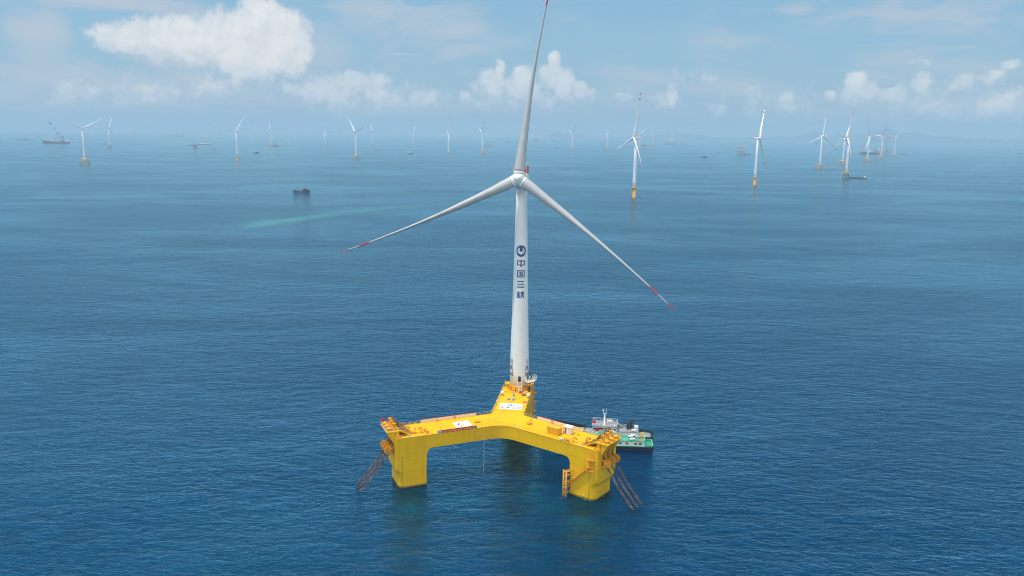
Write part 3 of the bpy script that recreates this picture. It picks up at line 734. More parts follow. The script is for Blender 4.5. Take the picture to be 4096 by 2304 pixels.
# ladder cages and vertical ribs on the far right wall of the tower leg
b = MB()
for r_ in (37.5, 40.0): b.obox(A(0, r_, -6.3, 9.5), axes(0)[0] * 0.12, axes(0)[1] * 0.12, Vector((0, 0, 9)))
for o in (-0.5, 0.5): b.bar(A(0, 42.3 + o, -6.9, 0.5), A(0, 42.3 + o, -6.9, 22.0), 0.09)
for i in range(52): b.bar(A(0, 41.8, -6.9, 0.8 + i * 0.4), A(0, 42.8, -6.9, 0.8 + i * 0.4), 0.06)
for z in (3, 7, 11, 15): b.obox(A(0, 42.3, -6.9, z), axes(0)[0] * 1.0, axes(0)[1] * 0.75, Vector((0, 0, 0.1)))
b.build('wall_ladder', M['orange'], hull)

# tower
TX, TY = 3.5, 323.0
TB, TT = 20.9, 104.2
rad_at = lambda z: 4.02 + (2.12 - 4.02) * min(1, max(0, (z - 26) / (TT - 26)))
b = MB(); b.smooth = True
b.lathe((TX, TY, 0), [(4.5, DECK), (4.1, DECK + 0.5), (4.03, DECK + 1.4), (4.03, TB)], 48)
b.smooth = False
for i in range(12):
    a = i * PI / 6 + 0.13; o = Vector((math.cos(a), math.sin(a), 0)); c = Vector((TX, TY, 0)) + o * 4.5
    s_ = o.cross(Vector((0, 0, 1)))
    pr = [c - o * 0.45 + Vector((0, 0, DECK)), c + o * 1.1 + Vector((0, 0, DECK)), c - o * 0.45 + Vector((0, 0, DECK + 1.9))]
    b.loft([[p - s_ * 0.05 for p in pr], [p + s_ * 0.05 for p in pr]])
b.build('transition_piece', M['orange'], turb)
b = MB(); b.smooth = True
b.lathe((TX, TY, 0), [(rad_at(z), z) for z in (TB, 26, 40, 55, 70, 85, 95, TT)], 56)
tower = b.build('tower', M['tower'], turb)

def text_mesh(s, size=1.0, bold=0.0):
    cu = bpy.data.curves.new('lettering', 'FONT'); cu.body = s; cu.size = size; cu.offset = bold; cu.align_x = 'CENTER'
    ob = bpy.data.objects.new('lettering', cu); COL.objects.link(ob)
    me = bpy.data.meshes.new_from_object(ob.evaluated_get(bpy.context.evaluated_depsgraph_get()))
    bpy.data.objects.remove(ob); bpy.data.curves.remove(cu)
    bm = bmesh.new(); bm.from_mesh(me)
    bmesh.ops.triangulate(bm, faces=bm.faces); bmesh.ops.remove_doubles(bm, verts=bm.verts, dist=1e-4)
    vs = [(v.co.x, v.co.y) for v in bm.verts]; bm.verts.index_update(); fs = [[v.index for v in f.verts] for f in bm.faces]
    bm.free(); bpy.data.meshes.remove(me)
    x0, x1 = min(v[0] for v in vs), max(v[0] for v in vs); y0, y1 = min(v[1] for v in vs), max(v[1] for v in vs)
    return [((x - x0) / (x1 - x0) - 0.5, (y - y0) / (y1 - y0) - 0.5) for x, y in vs], fs
def wrap(b, vs, fs, w, h, ang, z, off=0.08):      # lay a flat drawing round the tower, cut into narrow strips so that it bends
    bm = bmesh.new(); vv = [bm.verts.new((x, y, 0)) for x, y in vs]
    for f in fs:
        try: bm.faces.new([vv[i] for i in f])
        except ValueError: pass
    st = 0.2 / w
    for i in range(-int(0.6 / st) - 1, int(0.6 / st) + 2):
        bmesh.ops.bisect_plane(bm, geom=list(bm.verts) + list(bm.edges) + list(bm.faces), plane_co=(i * st, 0, 0), plane_no=(1, 0, 0))
    bm.verts.index_update(); pts = []
    for v in bm.verts:
        zz = z + v.co.y * h; r_ = rad_at(zz) + off; a = ang + v.co.x * w / r_
        pts.append((TX + r_ * math.sin(a), TY - r_ * math.cos(a), zz))
    b.add(pts, [[v.index for v in f.verts] for f in bm.faces]); bm.free()
def rect(x0, x1, y0, y1, n=6):
    vs = [(x0 + (x1 - x0) * i / n, y) for y in (y0, y1) for i in range(n + 1)]
    return vs, [(i, i + 1, n + 2 + i, n + 1 + i) for i in range(n)]
FACE = -math.atan2(TX, TY)      # the side of the tower turned to the camera
def z_on_tower(py): 
    d = ray(2084, py); return CAM_H + d.z * ((TY - 3.2) / d.y)
zi = z_on_tower(1005)
b = MB()                                    # round emblem: blue disc, white dam-gate shape, water lines
n = 28
vs = [(0, 0)] + [(0.5 * r_ * math.cos(2 * PI * i / n), 0.5 * r_ * math.sin(2 * PI * i / n)) for r_ in (0.34, 0.67, 1.0) for i in range(n)]
fs = [(0, 1 + i, 1 + (i + 1) % n) for i in range(n)] + [(1 + k * n + i, 1 + k * n + n + i, 1 + k * n + n + (i + 1) % n, 1 + k * n + (i + 1) % n) for k in (0, 1) for i in range(n)]
EW, EH = 4.25, 4.7
wrap(b, vs, fs, EW, EH, FACE + 0.03, zi, 0.08)
b.build('tower_emblem', M['blue'], tower)
b = MB()
for sg in (-1, 1):
    for x0, x1, y1 in ((0.135, 0.20, 0.31), (0.215, 0.27, 0.27), (0.285, 0.33, 0.20), (0.345, 0.375, 0.12)):
        v = [(sg * x0, -0.10), (sg * x1, -0.10 + (x1 - .2) * .3), (sg * x1, y1 - 0.03), (sg * (x0 + .01), y1)]
        wrap(b, v, [(0, 1, 2, 3)], EW, EH, FACE + 0.03, zi, 0.12)
wrap(b, [(-.20, -.10), (-.135, -.10), (-.10, -.055), (-.05, -.035), (.05, -.035), (.10, -.055), (.135, -.10), (.20, -.10), (.30, -.125), (-.30, -.125)], [tuple(range(10))], EW, EH, FACE + 0.03, zi, 0.12)
for x, y, t_ in ((0.345, -0.165, 0.02), (0.27, -0.205, 0.02), (0.20, -0.245, 0.018), (0.12, -0.285, 0.08)):
    wrap(b, *rect(-x, x, y, y + t_ * 2), EW, EH, FACE + 0.03, zi, 0.12)
b.build('tower_emblem', M['white'], tower)
def strokes(lst):                           # characters drawn as thick strokes in a unit square: (x0, y0, x1, y1, thickness)
    vs, fs = [], []
    for x0, y0, x1, y1, w in lst:
        d = Vector((x1 - x0, y1 - y0)); n = Vector((-d.y, d.x)).normalized() * (w / 2); k = len(vs)
        vs += [(x0 + n.x, y0 + n.y), (x0 - n.x, y0 - n.y), (x1 - n.x, y1 - n.y), (x1 + n.x, y1 + n.y)]; fs.append((k, k + 1, k + 2, k + 3))
    return vs, fs
GLYPH = {
    '中': [(-.5, .33, .5, .33, .13), (-.5, -.22, .5, -.22, .13), (-.435, .39, -.435, -.28, .13), (.435, .39, .435, -.28, .13), (0, .5, 0, -.5, .14)],
    '国': [(-.5, .44, .5, .44, .12), (-.5, -.44, .5, -.44, .12), (-.44, .5, -.44, -.5, .12), (.44, .5, .44, -.5, .12), (-.29, .25, .29, .25, .11), (-.27, .02, .27, .02, .11), (-.31, -.24, .31, -.24, .12), (0, .25, 0, -.24, .12), (.16, -.05, .25, -.16, .09)],
    '三': [(-.45, .42, .45, .42, .15), (-.40, .0, .40, .0, .14), (-.5, -.42, .5, -.42, .16)],
    '峡': [(-.44, .36, -.44, -.42, .11), (-.27, .48, -.27, -.36, .11), (-.10, .36, -.10, -.42, .10), (-.5, -.37, -.05, -.37, .11), (.0, .34, .5, .34, .10), (.0, -.02, .5, -.02, .10), (.25, .5, .25, -.02, .11), (.10, .26, .15, .10, .09), (.41, .26, .36, .10, .09), (.25, -.02, .03, -.46, .12), (.25, -.04, .48, -.46, .12)]}
for ch, py, hh in (('中', 1054, 3.0), ('国', 1096, 2.95), ('三', 1137, 2.85), ('峡', 1179, 3.0)):
    b = MB(); vs, fs = strokes(GLYPH[ch]); 
    for i, f in enumerate(fs): wrap(b, [vs[j] for j in f], [(0, 1, 2, 3)], 3.25, hh, FACE + 0.03, z_on_tower(py), 0.08 + 0.003 * i)
    b.build('tower_lettering', M['blue'], tower)
for ang in (-58, 55):
    b = MB(); aa = FACE + R(ang)
    for tx, py, hh, ww in (('24L', 1472, 2.05, 2.7), ('168', 1496, 2.0, 2.7)):
        vs, fs = text_mesh(tx, 1.0, 0.012); wrap(b, vs, fs, ww, hh, aa, z_on_tower(py), 0.08)
    for i in (-1, 0, 1): wrap(b, *rect(-0.5, 0.5, -0.5, 0.5, 1), 0.2, 2.1, aa + i * 0.19, z_on_tower(1448), 0.08)
    b.build('tower_lettering', M['maroon'], tower)
b = MB(); wrap(b, *rect(-0.5, 0.5, -0.5, 0.5, 4), 0.9, 0.35, FACE + 0.62, z_on_tower(1546), 0.08); b.build('warning_label', M['red'], tower)
# arched door, white stairs with red treads at the foot
dang = FACE + R(1.5); dz = 22.6
b = MB(); vs = [(-0.5, -0.5), (0.5, -0.5), (0.5, 0.22)] + [(0.5 * math.cos(a), 0.22 + 0.28 * math.sin(a)) for a in [PI * i / 8 for i in range(1, 8)]] + [(-0.5, 0.22)]
wrap(b, [(x * 1.35, y * 1.12) for x, y in vs], [tuple(range(len(vs)))], 1.15, 2.7, dang, dz + 1.35, 0.08); dr = b.build('door_frame', M['white'], tower)
b = MB(); wrap(b, vs, [tuple(range(len(vs)))], 1.15, 2.7, dang, dz + 1.35, 0.12); b.build('door', M['dark'], tower)
def stairs():
    b = MB(); top = Vector((TX + 4.35 * math.sin(dang), TY - 4.35 * math.cos(dang), dz - 0.1)); bot = Vector((g(2081.4, 1574, DECK).x, g(2081.4, 1574, DECK).y, DECK + 0.05))
    dd = (top - bot); h = Vector((dd.x, dd.y, 0)).normalized(); s_ = h.cross(Vector((0, 0, 1)))
    for o in (-0.75, 0.75):
        b.bar(bot + s_ * o, top + s_ * o, 0.12, 0.3)
        b.bar(bot + s_ * o + Vector((0, 0, 1.0)), top + s_ * o + Vector((0, 0, 1.0)), 0.08)
        for f in (0, .25, .5, .75, 1): p = bot.lerp(top, f) + s_ * o; b.bar(p, p + Vector((0, 0, 1.0)), 0.07)
    b.obox(top + h * 0.1 + Vector((0, 0, 0.04)), h * 0.75, s_ * 0.8, Vector((0, 0, 0.05)))
    st = b.build('access_stair', M['cream'], turb)
    for i in range(13):
        b = MB(); c = bot.lerp(top, (i + 0.5) / 13); b.obox(c, h * 0.16, s_ * 0.68, Vector((0, 0, 0.05)))
        b.build('tread', M['red'] if i < 3 else M['cream'], st)
stairs()
# white service balcony on the right of the tower
def balcony():
    b = MB(); z = 23.0; c = Vector((TX, TY, 0))
    a0, a1 = R(32), R(118); rin, rout = 4.06, 7.0
    arc = lambda r_, a: c + Vector((r_ * math.sin(a), -r_ * math.cos(a), 0))
    poly = [arc(rin, a0 + (a1 - a0) * i / 6) for i in range(7)] + [arc(rout + (0.5 if 1 < i < 5 else 0), a1 - (a1 - a0) * i / 6) for i in range(7)]
    poly = [(p.x, p.y) for p in reversed(poly)]
    b.prism(poly, z, z + 0.25)
    bal = b.build('service_balcony', M['white'], turb)
    b = MB(); ed = [arc(rout + (0.5 if 1 < i < 5 else 0), a1 - (a1 - a0) * i / 6) for i in range(7)]
    for p, q in zip(ed[:5], ed[1:5]):       # plated bulwark on the outer side, open rails nearest the camera
        b.obox((p + q) / 2 + Vector((0, 0, z + 0.8)), (q - p) / 2, (q - p).cross(Vector((0, 0, 1))).normalized() * 0.05, Vector((0, 0, 0.56)))
    b.build('bulwark', M['white'], bal)
    railing([p + Vector((0, 0, z + 0.25)) for p in ed[4:]] + [arc(rin, a0) + Vector((0, 0, z + 0.25))], M['white'], step=1.0, h=1.2, parent=bal, w=0.1)
    railing([arc(5.6, a0 + 0.35) + Vector((0, 0, z + 1.2)), arc(5.7, a0 + 0.95) + Vector((0, 0, z + 1.2))], M['white'], step=1.0, h=0.9, parent=bal, w=0.1)
    for a, r_, h in ((0.75, 5.2, 2.2), (1.15, 5.4, 2.6), (1.55, 5.2, 2.4)):
        b = MB(); p = arc(r_, a); b.box(p.x - .25, p.x + .25, p.y - .25, p.y + .25, z + 0.25, z + 0.25 + h)
        b.build('equipment_post', M['dark'], bal)
    for a in (a0 + .1, (a0 + a1) / 2, a1 - .1):
        b = MB(); b.bar(arc(4.05, a) + Vector((0, 0, z - 2.0)), arc(6.6, a) + Vector((0, 0, z)), 0.16)
        b.build('bracket', M['cream'], bal)
balcony()
def deck_crane():
    p = g(2117, 1566, DECK); b = MB(); b.smooth = True
    b.lathe(p, [(0.5, 0), (0.38, 0.2), (0.34, 2.6)], 12); cr = b.build('crane_post', M['dark'], turb)
    b = MB(); b.obox(p + Vector((0, 0, 3.0)), (0.75, 0, 0), (0, 0.5, 0), (0, 0, 0.5)); b.bar(p + Vector((0, 0, 3.3)), p + Vector((-1.6, -0.6, 4.3)), 0.35); b.bar(p + Vector((-1.6, -.6, 4.3)), p + Vector((0.9, 0.9, 4.5)), 0.3)
    b.build('crane_arm', M['orange'], cr)
deck_crane()

# nacelle, hub, blades
HUB = Vector((2.12, 318.0, 107.1)); YAW, TILT, AZ = R(-8), R(-5), R(4.8)
hm = Euler((0, 0, YAW)).to_matrix().to_4x4() @ Matrix.Rotation(TILT, 4, 'X')
back = hm @ Vector((0, 1, 0)); side = hm @ Vector((1, 0, 0)); topv = hm @ Vector((0, 0, 1))
b = MB(); b.smooth = False
def nacelle_ring(y, w, h, zc, n=16):
    o = HUB + back * y + topv * zc
    return [o + side * (w * (abs(math.cos(a)) ** 0.5) * (1 if math.cos(a) > 0 else -1)) + topv * (h * (abs(math.sin(a)) ** 0.5) * (1 if math.sin(a) > 0 else -1)) for a in [2 * PI * i / n for i in range(n)]]
b.smooth = True
b.loft([nacelle_ring(y, w, h, z) for y, w, h, z in ((2.2, 2.0, 2.0, 0), (2.5, 2.5, 2.4, 0), (4.5, 2.75, 2.6, 0.1), (11, 2.75, 2.5, 0.1), (11.8, 2.4, 2.2, 0.1))])
nac = b.build('nacelle', M['white'], turb)
b = MB(); b.smooth = True; b.lathe((TX, TY, 0), [(2.5, TT - 1.1), (2.5, TT), (2.2, TT + 0.9)], 32); b.smooth = False
b.obox(Vector((TX, TY, TT - 2.3)) + Vector((-1.6, -2.3, 0)), (0.7, 0, 0), (0, 0.5, 0), (0, 0, 0.8))
b.build('yaw_bearing', M['white'], turb)
for sg in (-1, 1):
    b = MB(); b.obox(HUB + back * 6.2 + side * (sg * 2.75) + topv * 4.0, back * 2.6, side * 0.09, topv * 1.35)
    b.build('helipad_fence', M['red'], nac)
    b = MB(); b.bar(HUB + back * 3.5 + side * sg * 2.75 + topv * 2.5, HUB + back * 3.5 + side * sg * 2.75 + topv * 5.5, 0.22); b.build('fence_post', M['white'], nac)
b = MB(); b.obox(HUB + back * 9.6 + topv * 3.5, back * 0.5, side * 2.5, topv * 0.9); b.build('cooler', M['red'], nac)
b = MB(); q = HUB + back * 5.5 + side * 2.6 + topv * 5.3; b.bar(q - side * .1, q + topv * 0.9, 0.1); b.bar(q + topv * 0.9 - side * 0.9, q + topv * 0.9 + side * 0.5, 0.1); b.build('wind_sensor', M['white'], nac)

def hub_mb(b, s=1.0):                       # own frame: axis along -Y (towards the wind), blades at 0, 120, 240 degrees round it
    b.smooth = True
    b.lathe((0, 0, 0), [(0.02, -2.9 * s), (0.55 * s, -2.9 * s), (0.6 * s, -2.82 * s), (0.95 * s, -2.8 * s), (1.0 * s, -2.7 * s), (1.45 * s, -2.6 * s), (1.5 * s, -2.5 * s), (2.1 * s, -2.05 * s), (2.6 * s, -1.1 * s), (2.75 * s, 0.0), (2.7 * s, 1.2 * s), (2.4 * s, 2.1 * s)], 30, axis=(0, 1, 0))
    for k in range(3):
        a = 2 * PI * k / 3; d = Vector((math.sin(a), 0, math.cos(a)))
        b.lathe((0, 0, 0), [(2.3 * s, 1.2 * s), (2.26 * s, 2.75 * s), (2.2 * s, 2.95 * s), (1.9 * s, 2.97 * s)], 28, axis=d)
    b.smooth = False
def blade_mb(b, L=79.0, bend=5.0):          # span along Z, feathered: thickness across X, chord along Y, pre-bend towards +X
    b.smooth = True; rings = []; n = 16
    for r_, w, c in ((2.98, 4.3, 4.2), (3.6, 4.3, 4.25), (5, 4.25, 4.3), (8, 3.95, 4.6), (12, 3.45, 5.0), (17, 3.0, 5.1), (23, 2.65, 4.8), (31, 1.95, 4.3), (40, 1.42, 3.7), (50, 1.0, 3.1), (60, 0.72, 2.5), (69, 0.5, 1.9), (75, 0.38, 1.3), (78, 0.25, 0.8), (79, 0.06, 0.25)):
        f = min(1, max(0, (r_ - 4) / 14)); tw = R(10) * f * max(0, 1 - r_ / 60)
        x0 = bend * (r_ / 79) ** 2; y0 = 0.22 * c * f
        ring = []
        for i in range(n):
            a = 2 * PI * i / n; cx, cy = math.cos(a), math.sin(a)
            yy = cy * c / 2 + y0; xx = cx * w / 2 * (1 - 0.35 * f * max(0, cy) ** 1.5)
            xr, yr = xx * math.cos(tw) - (yy - y0) * math.sin(tw), xx * math.sin(tw) + (yy - y0) * math.cos(tw) + y0
            ring.append(((x0 + xr) * L / 79, yr * L / 79, r_ * L / 79))
        rings.append(ring)
    b.loft(rings); b.smooth = False
b = MB(); hub_mb(b)
hub = b.build('rotor_hub', M['white']); hub.parent = turb
hub.matrix_local = Matrix.Translation(HUB - Vector((CX, CY, 0))) @ hm @ Matrix.Rotation(AZ, 4, 'Y')
b = MB(); blade_mb(b, 80.8); bl0 = b.build('blade', M['blade']); bl0.parent = hub
for k in (1, 2):
    o = bl0.copy(); COL.objects.link(o); o.parent = hub; o.matrix_local = Matrix.Rotation(2 * PI * k / 3 - (R(1.7) if k == 2 else 0), 4, 'Y')

# thin broken foam where the legs meet the water
def leg_foam():
    m = bpy.data.materials.new('thin_foam'); m.use_nodes = True
    t = NT(m.node_tree); m.node_tree.nodes.clear()
    pos = t.node('ShaderNodeNewGeometry').outputs['Position']
    n = t.noise(pos, 1.5, 6.0, 0.7, 0.5); n2 = t.noise(pos, 0.35, 2.0, 0.5)
    a = t.m('MULTIPLY', t.ramp(n, 0.52, 0.68), t.ramp(n2, 0.42, 0.62))
    df = t.node('ShaderNodeBsdfDiffuse'); df.inputs[0].default_value = (0.65, 0.72, 0.74, 1)
    tr = t.node('ShaderNodeBsdfTransparent'); mx = t.node('ShaderNodeMixShader')
    t.put(mx.inputs[0], t.m('MULTIPLY', a, 0.75)); t.l.new(tr.outputs[0], mx.inputs[1]); t.l.new(df.outputs[0], mx.inputs[2])
    out = t.node('ShaderNodeOutputMaterial'); t.l.new(mx.outputs[0], out.inputs[0])
    b = MB()
    for k in range(3):
        for (r0, r1, l0, l1) in ((33.1, 43.4, -6.9, -6.2), (33.1, 43.4, 6.2, 6.9), (43.4, 44.2, -6.2, 6.2), (32.4, 33.1, -6.2, 6.2)):
            b.quad(A(k, r0, l0, 0.06), A(k, r1, l0, 0.06), A(k, r1, l1, 0.06), A(k, r0, l1, 0.06))
    p = g(2258, 1984); b.quad((p.x - 2, p.y - 2, .07), (p.x + 2.4, p.y - 2, .07), (p.x + 2.4, p.y + 2, .07), (p.x - 2, p.y + 2, .07))
    o = b.build('leg_foam', m); o['kind'] = 'stuff'
leg_foam()

# ---------------------------------------------------------------- mooring chains
def chain(pts, name, label, grp):
    b = MB(); seg = []; step = 0.80; carry = 0.0; i = 0
    for p, q in zip(pts, pts[1:]):
        L = (q - p).length; d = (q - p) / L; t_ = carry
        while t_ < L:
            seg.append((p + d * t_, d, i)); i += 1; t_ += step
        carry = t_ - L
    for c, d, i in seg:
        s_ = d.cross(Vector((0, 0, 1)) if abs(d.z) < 0.95 else Vector((1, 0, 0))).normalized()
        if i % 2: s_ = s_.cross(d)
        w = s_.cross(d); base = len(b.v); N, m = 10, 5
        for a in range(N):
            al = 2 * PI * a / N; o = d * (0.56 * math.cos(al)) + s_ * (0.36 * math.sin(al)); rad_ = (d * math.cos(al) * 0.8 + s_ * math.sin(al)).normalized()
            for j in range(m):
                q = 2 * PI * j / m; b.v.append(tuple(c + o + rad_ * (0.125 * math.cos(q)) + w * (0.125 * math.sin(q))))
        for a in range(N):
            for j in range(m): b.face((base + a * m + j, base + (a + 1) % N * m + j, base + (a + 1) % N * m + (j + 1) % m, base + a * m + (j + 1) % m))
    o = solo(b, name, M['rust'], label, 'chain', tuple(pts[-2]), grp); return o
WHICH = {1: ('left', ('left one of three', 'middle one of three', 'right one of three')), 2: ('right', ('left one of three', 'middle one of three', 'right one of three'))}
for k in (1, 2):
    for j, l in enumerate(CH):
        c = lambda ang, r_=1.62: A(k, 46.3 + r_ * math.cos(R(ang)), l, 13.8 + r_ * math.sin(R(ang)))
        pts = [A(k, 38.4, l, DECK + 0.45), A(k, 42.4, l, 21.6), A(k, 43.3, l, 23.9), A(k, 43.9, l, 23.7)]
        pts2 = [A(k, 45.0, l, 20.4), A(k, 44.75, l, 15.0), c(180), c(210), c(245), c(270), A(k, 51.4, l, 5.55), A(k, 57.0, l, -0.2), A(k, 60.0, l, -3.5)]
        nm = WHICH[k][1][j]
        chain(pts2, 'mooring_chain', 'rusty chain from the %s leg down into the water, %s' % (WHICH[k][0], nm), 'mooring chains of the platform')
        chain(pts, 'mooring_chain', 'rusty chain end on the deck on top of the %s leg, %s' % (WHICH[k][0], nm), 'chain ends on the chain platforms')

# ---------------------------------------------------------------- loose things on the deck
def box_local(b, k, r0, r1, l0, l1, z0, z1):
    d, n = axes(k); b.obox(A(k, (r0 + r1) / 2, (l0 + l1) / 2, (z0 + z1) / 2), d * ((r1 - r0) / 2), n * ((l1 - l0) / 2), Vector((0, 0, (z1 - z0) / 2)))
# yellow corrugated container
t_ = thing('container', 'yellow corrugated container standing on the right arm of the platform', 'container', tuple(A(2, 23.4, -1.9, DECK)))
b = MB(); box_local(b, 2, 21.0, 25.8, -3.0, -0.6, DECK + 0.02, DECK + 2.5)
for i in range(12):
    r_ = 21.3 + i * 0.38
    box_local(b, 2, r_ - 0.1, r_ + 0.1, -3.10, -3.0, DECK + 0.15, DECK + 2.35); box_local(b, 2, r_ - 0.1, r_ + 0.1, -0.6, -0.5, DECK + 0.15, DECK + 2.35)
b.build('box', M['yel'], t_)
b = MB(); box_local(b, 2, 20.95, 25.85, -3.12, -0.48, DECK + 2.5, DECK + 2.6); b.build('roof', M['yel'], t_)
b = MB()
for l in (-2.4, -1.8, -1.2): box_local(b, 2, 25.8, 25.9, l - .15, l + .15, DECK + 0.2, DECK + 2.3)
b.build('door', M['orange'], t_)
# cream site cabin with an open door
t_ = thing('cabin', 'small cream cabin with a dark open doorway beside the yellow container', 'cabin', tuple(A(2, 27.2, 1.6, DECK)))
b = MB(); box_local(b, 2, 25.6, 28.8, 0.4, 2.9, DECK + 0.06, DECK + 2.6); b.build('wall', M['cream'], t_)
b = MB(); box_local(b, 2, 25.5, 28.9, 0.3, 3.0, DECK + 2.6, DECK + 2.72); b.build('roof', mat('cream_roof', (0.84, 0.78, 0.66), 0.55, var=0.1), t_)
b = MB(); box_local(b, 2, 26.55, 27.15, 0.33, 0.395, DECK + 0.2, DECK + 2.2); b.build('doorway', M['brown'], t_)
b = MB(); box_local(b, 2, 27.15, 27.85, 0.26, 0.32, DECK + 0.2, DECK + 2.2); b.build('door', M['white'], t_)
b = MB(); box_local(b, 2, 28.81, 28.86, 0.9, 1.2, DECK + 1.7, DECK + 2.0); b.build('lamp', M['white'], t_)
b = MB(); box_local(b, 2, 25.7, 26.3, 0.2, 0.39, DECK + 0.4, DECK + 1.0); b.build('air_conditioner', M['grey'], t_)
# wind screens on the far railings
def screen(k, r0, r1, lat, label):
    t_ = thing('wind_screen', label, 'screen', tuple(A(k, (r0 + r1) / 2, lat, DECK)), 'fabric screens on the far railings')
    n = round(abs(r1 - r0) / 1.55); s_ = 1 if lat > 0 else -1
    for i in range(n):
        b = MB(); a, c = r0 + (r1 - r0) * i / n, r0 + (r1 - r0) * (i + 1) / n
        box_local(b, k, min(a, c) + .02, max(a, c) - .02, lat - 0.03, lat + 0.03, DECK + 0.14, DECK + 1.3); b.build('panel', M['cream'], t_)
    b = MB(); b.bar(A(k, r0, lat + s_ * 0.05, DECK + 1.36), A(k, r1, lat + s_ * 0.05, DECK + 1.36), 0.12, 0.12); b.build('red_trim', M['red'], t_)
screen(1, 31.8, 9.9, -6.0, 'long cream screen with red top edge along the far side of the left arm')
screen(2, 10.4, 30.6, 6.0, 'long cream screen with red top edge along the far side of the right arm')
# printed sheets lying on the deck
def sheet(k, cs, label, name='printed_banner'):
    p = [A(k, r_, l, DECK + 0.03) for r_, l in cs]; t_ = thing(name, label, 'banner', tuple((p[0] + p[2]) / 2), None)
    b = MB(); b.loft([[q - Vector((0, 0, .024)) for q in p], p]); b.build('sheet', M['vinyl'], t_)
    def uv(u, v): return p[0].lerp(p[1], u).lerp(p[3].lerp(p[2], u), v) + Vector((0, 0, 0.012))   # u across, v towards the camera
    return t_, uv
def flat(t_, uv, vs, fs, u, v, w, h, mt, name='print', dz=0.0):
    b = MB(); b.add([uv(u + x * w, v - y * h) + Vector((0, 0, dz)) for x, y in vs], fs); b.build(name, mt, t_)
def ring_mesh(r0, r1, a0=0, a1=360, n=28):
    vs = []; 
    for i in range(n + 1):
        a = R(a0 + (a1 - a0) * i / n)
        for r_ in (r0, r1): vs.append((r_ * math.cos(a), r_ * math.sin(a)))
    return vs, [(2 * i, 2 * i + 2, 2 * i + 3, 2 * i + 1) for i in range(n)]
t_, uv = sheet(0, [(16.7, 4.4), (16.5, -4.7), (9.5, -4.7), (9.4, 4.3)], 'white banner with blue emblem and Chinese characters on the tower arm deck')
flat(t_, uv, *ring_mesh(0.44, 0.5), 0.5, 0.30, 0.31, 0.42, M['blue'], 'emblem')
flat(t_, uv, [(-0.16, 0.42), (0.16, 0.42), (0.20, -0.2), (0.08, -0.34), (-0.08, -0.34), (-0.20, -0.2)], [(0, 1, 2, 3, 4, 5)], 0.5, 0.30, 0.26, 0.40, M['cyan'], 'emblem')
flat(t_, uv, *ring_mesh(0.30, 0.44, 205, 335, 12), 0.5, 0.30, 0.31, 0.42, M['pale'], 'emblem')
for ch, u in (('中', 0.145), ('国', 0.385), ('三', 0.63), ('峡', 0.87)):
    flat(t_, uv, *strokes(GLYPH[ch]), u, 0.70, 0.18, 0.25, M['ink'], 'lettering')
flat(t_, uv, *rect(-0.5, 0.5, -0.5, 0.5, 1), 0.5, 0.90, 0.9, 0.018, M['pale'], 'lettering')
t_, uv = sheet(1, [(20.6, -2.8), (14.4, -2.8), (14.6, 3.1), (20.8, 3.0)], 'white banner with a red ring emblem on the left arm deck')
flat(t_, uv, *ring_mesh(0.33, 0.5, 35, 325), 0.42, 0.52, 0.40, 0.50, mat('red_print', (0.55, 0.05, 0.07), 0.6), 'emblem')
flat(t_, uv, *ring_mesh(0.44, 0.5, 150, 250, 10), 0.42, 0.52, 0.44, 0.56, M['ink'], 'emblem')
for i in range(5): flat(t_, uv, *rect(-.5, .5, -.5, .5, 1), 0.82 + 0.03 * (i % 2), 0.18 + i * 0.15, 0.055, 0.06, M['pale'], 'lettering')
# red slogan banner hung on the near railing, with pale end panels
lat = HW + 0.08
t_ = thing('slogan_banner', 'long red banner with gold characters hung on the near railing of the left arm', 'banner', tuple(A(1, 21.6, lat, DECK)))
def hang(r0, r1, mt, name, z0=DECK - 0.02, z1=DECK + 1.18):
    b = MB(); N = 16
    top = [A(1, r0 + (r1 - r0) * i / N, lat + 0.05 * math.sin(i * 1.9), z1) for i in range(N + 1)]; bot = [A(1, r0 + (r1 - r0) * i / N, lat + 0.09 * math.sin(i * 2.3 + 1), z0 + 0.04 * math.sin(i * 1.3)) for i in range(N + 1)]
    b.loft([bot, top], cap=False, closed=False); return b.build(name, mt, t_)
hang(27.5, 15.6, M['red'], 'cloth'); hang(29.2, 27.5, M['pale'], 'end_panel'); hang(15.6, 14.0, M['pale'], 'end_panel')
rr = random.Random(3); b = MB(); d1, n1 = axes(1)
for i in range(36):                         # gold character strokes, too small to read in the photograph
    c0 = 27.2 - i * 0.318
    for s_ in range(4):
        if rr.random() < 0.5: b.obox(A(1, c0 + rr.uniform(-.02, .02), lat + 0.13, DECK + 0.32 + s_ * 0.18), d1 * 0.11, n1 * 0.01, Vector((0, 0, 0.028)))
    for s_ in (-0.08, 0.0, 0.08):
        if rr.random() < 0.62: b.obox(A(1, c0 + s_, lat + 0.13, DECK + 0.58 + rr.uniform(-.06, .06)), d1 * 0.026, n1 * 0.011, Vector((0, 0, rr.uniform(0.16, 0.34))))
b.build('lettering', M['gold'], t_)
b = MB(); vs, fs = ring_mesh(0.20, 0.34); b.add([A(1, 14.85 - x, lat + 0.16, DECK + 0.68 + y) for x, y in vs], fs); b.build('emblem', M['maroon'], t_)
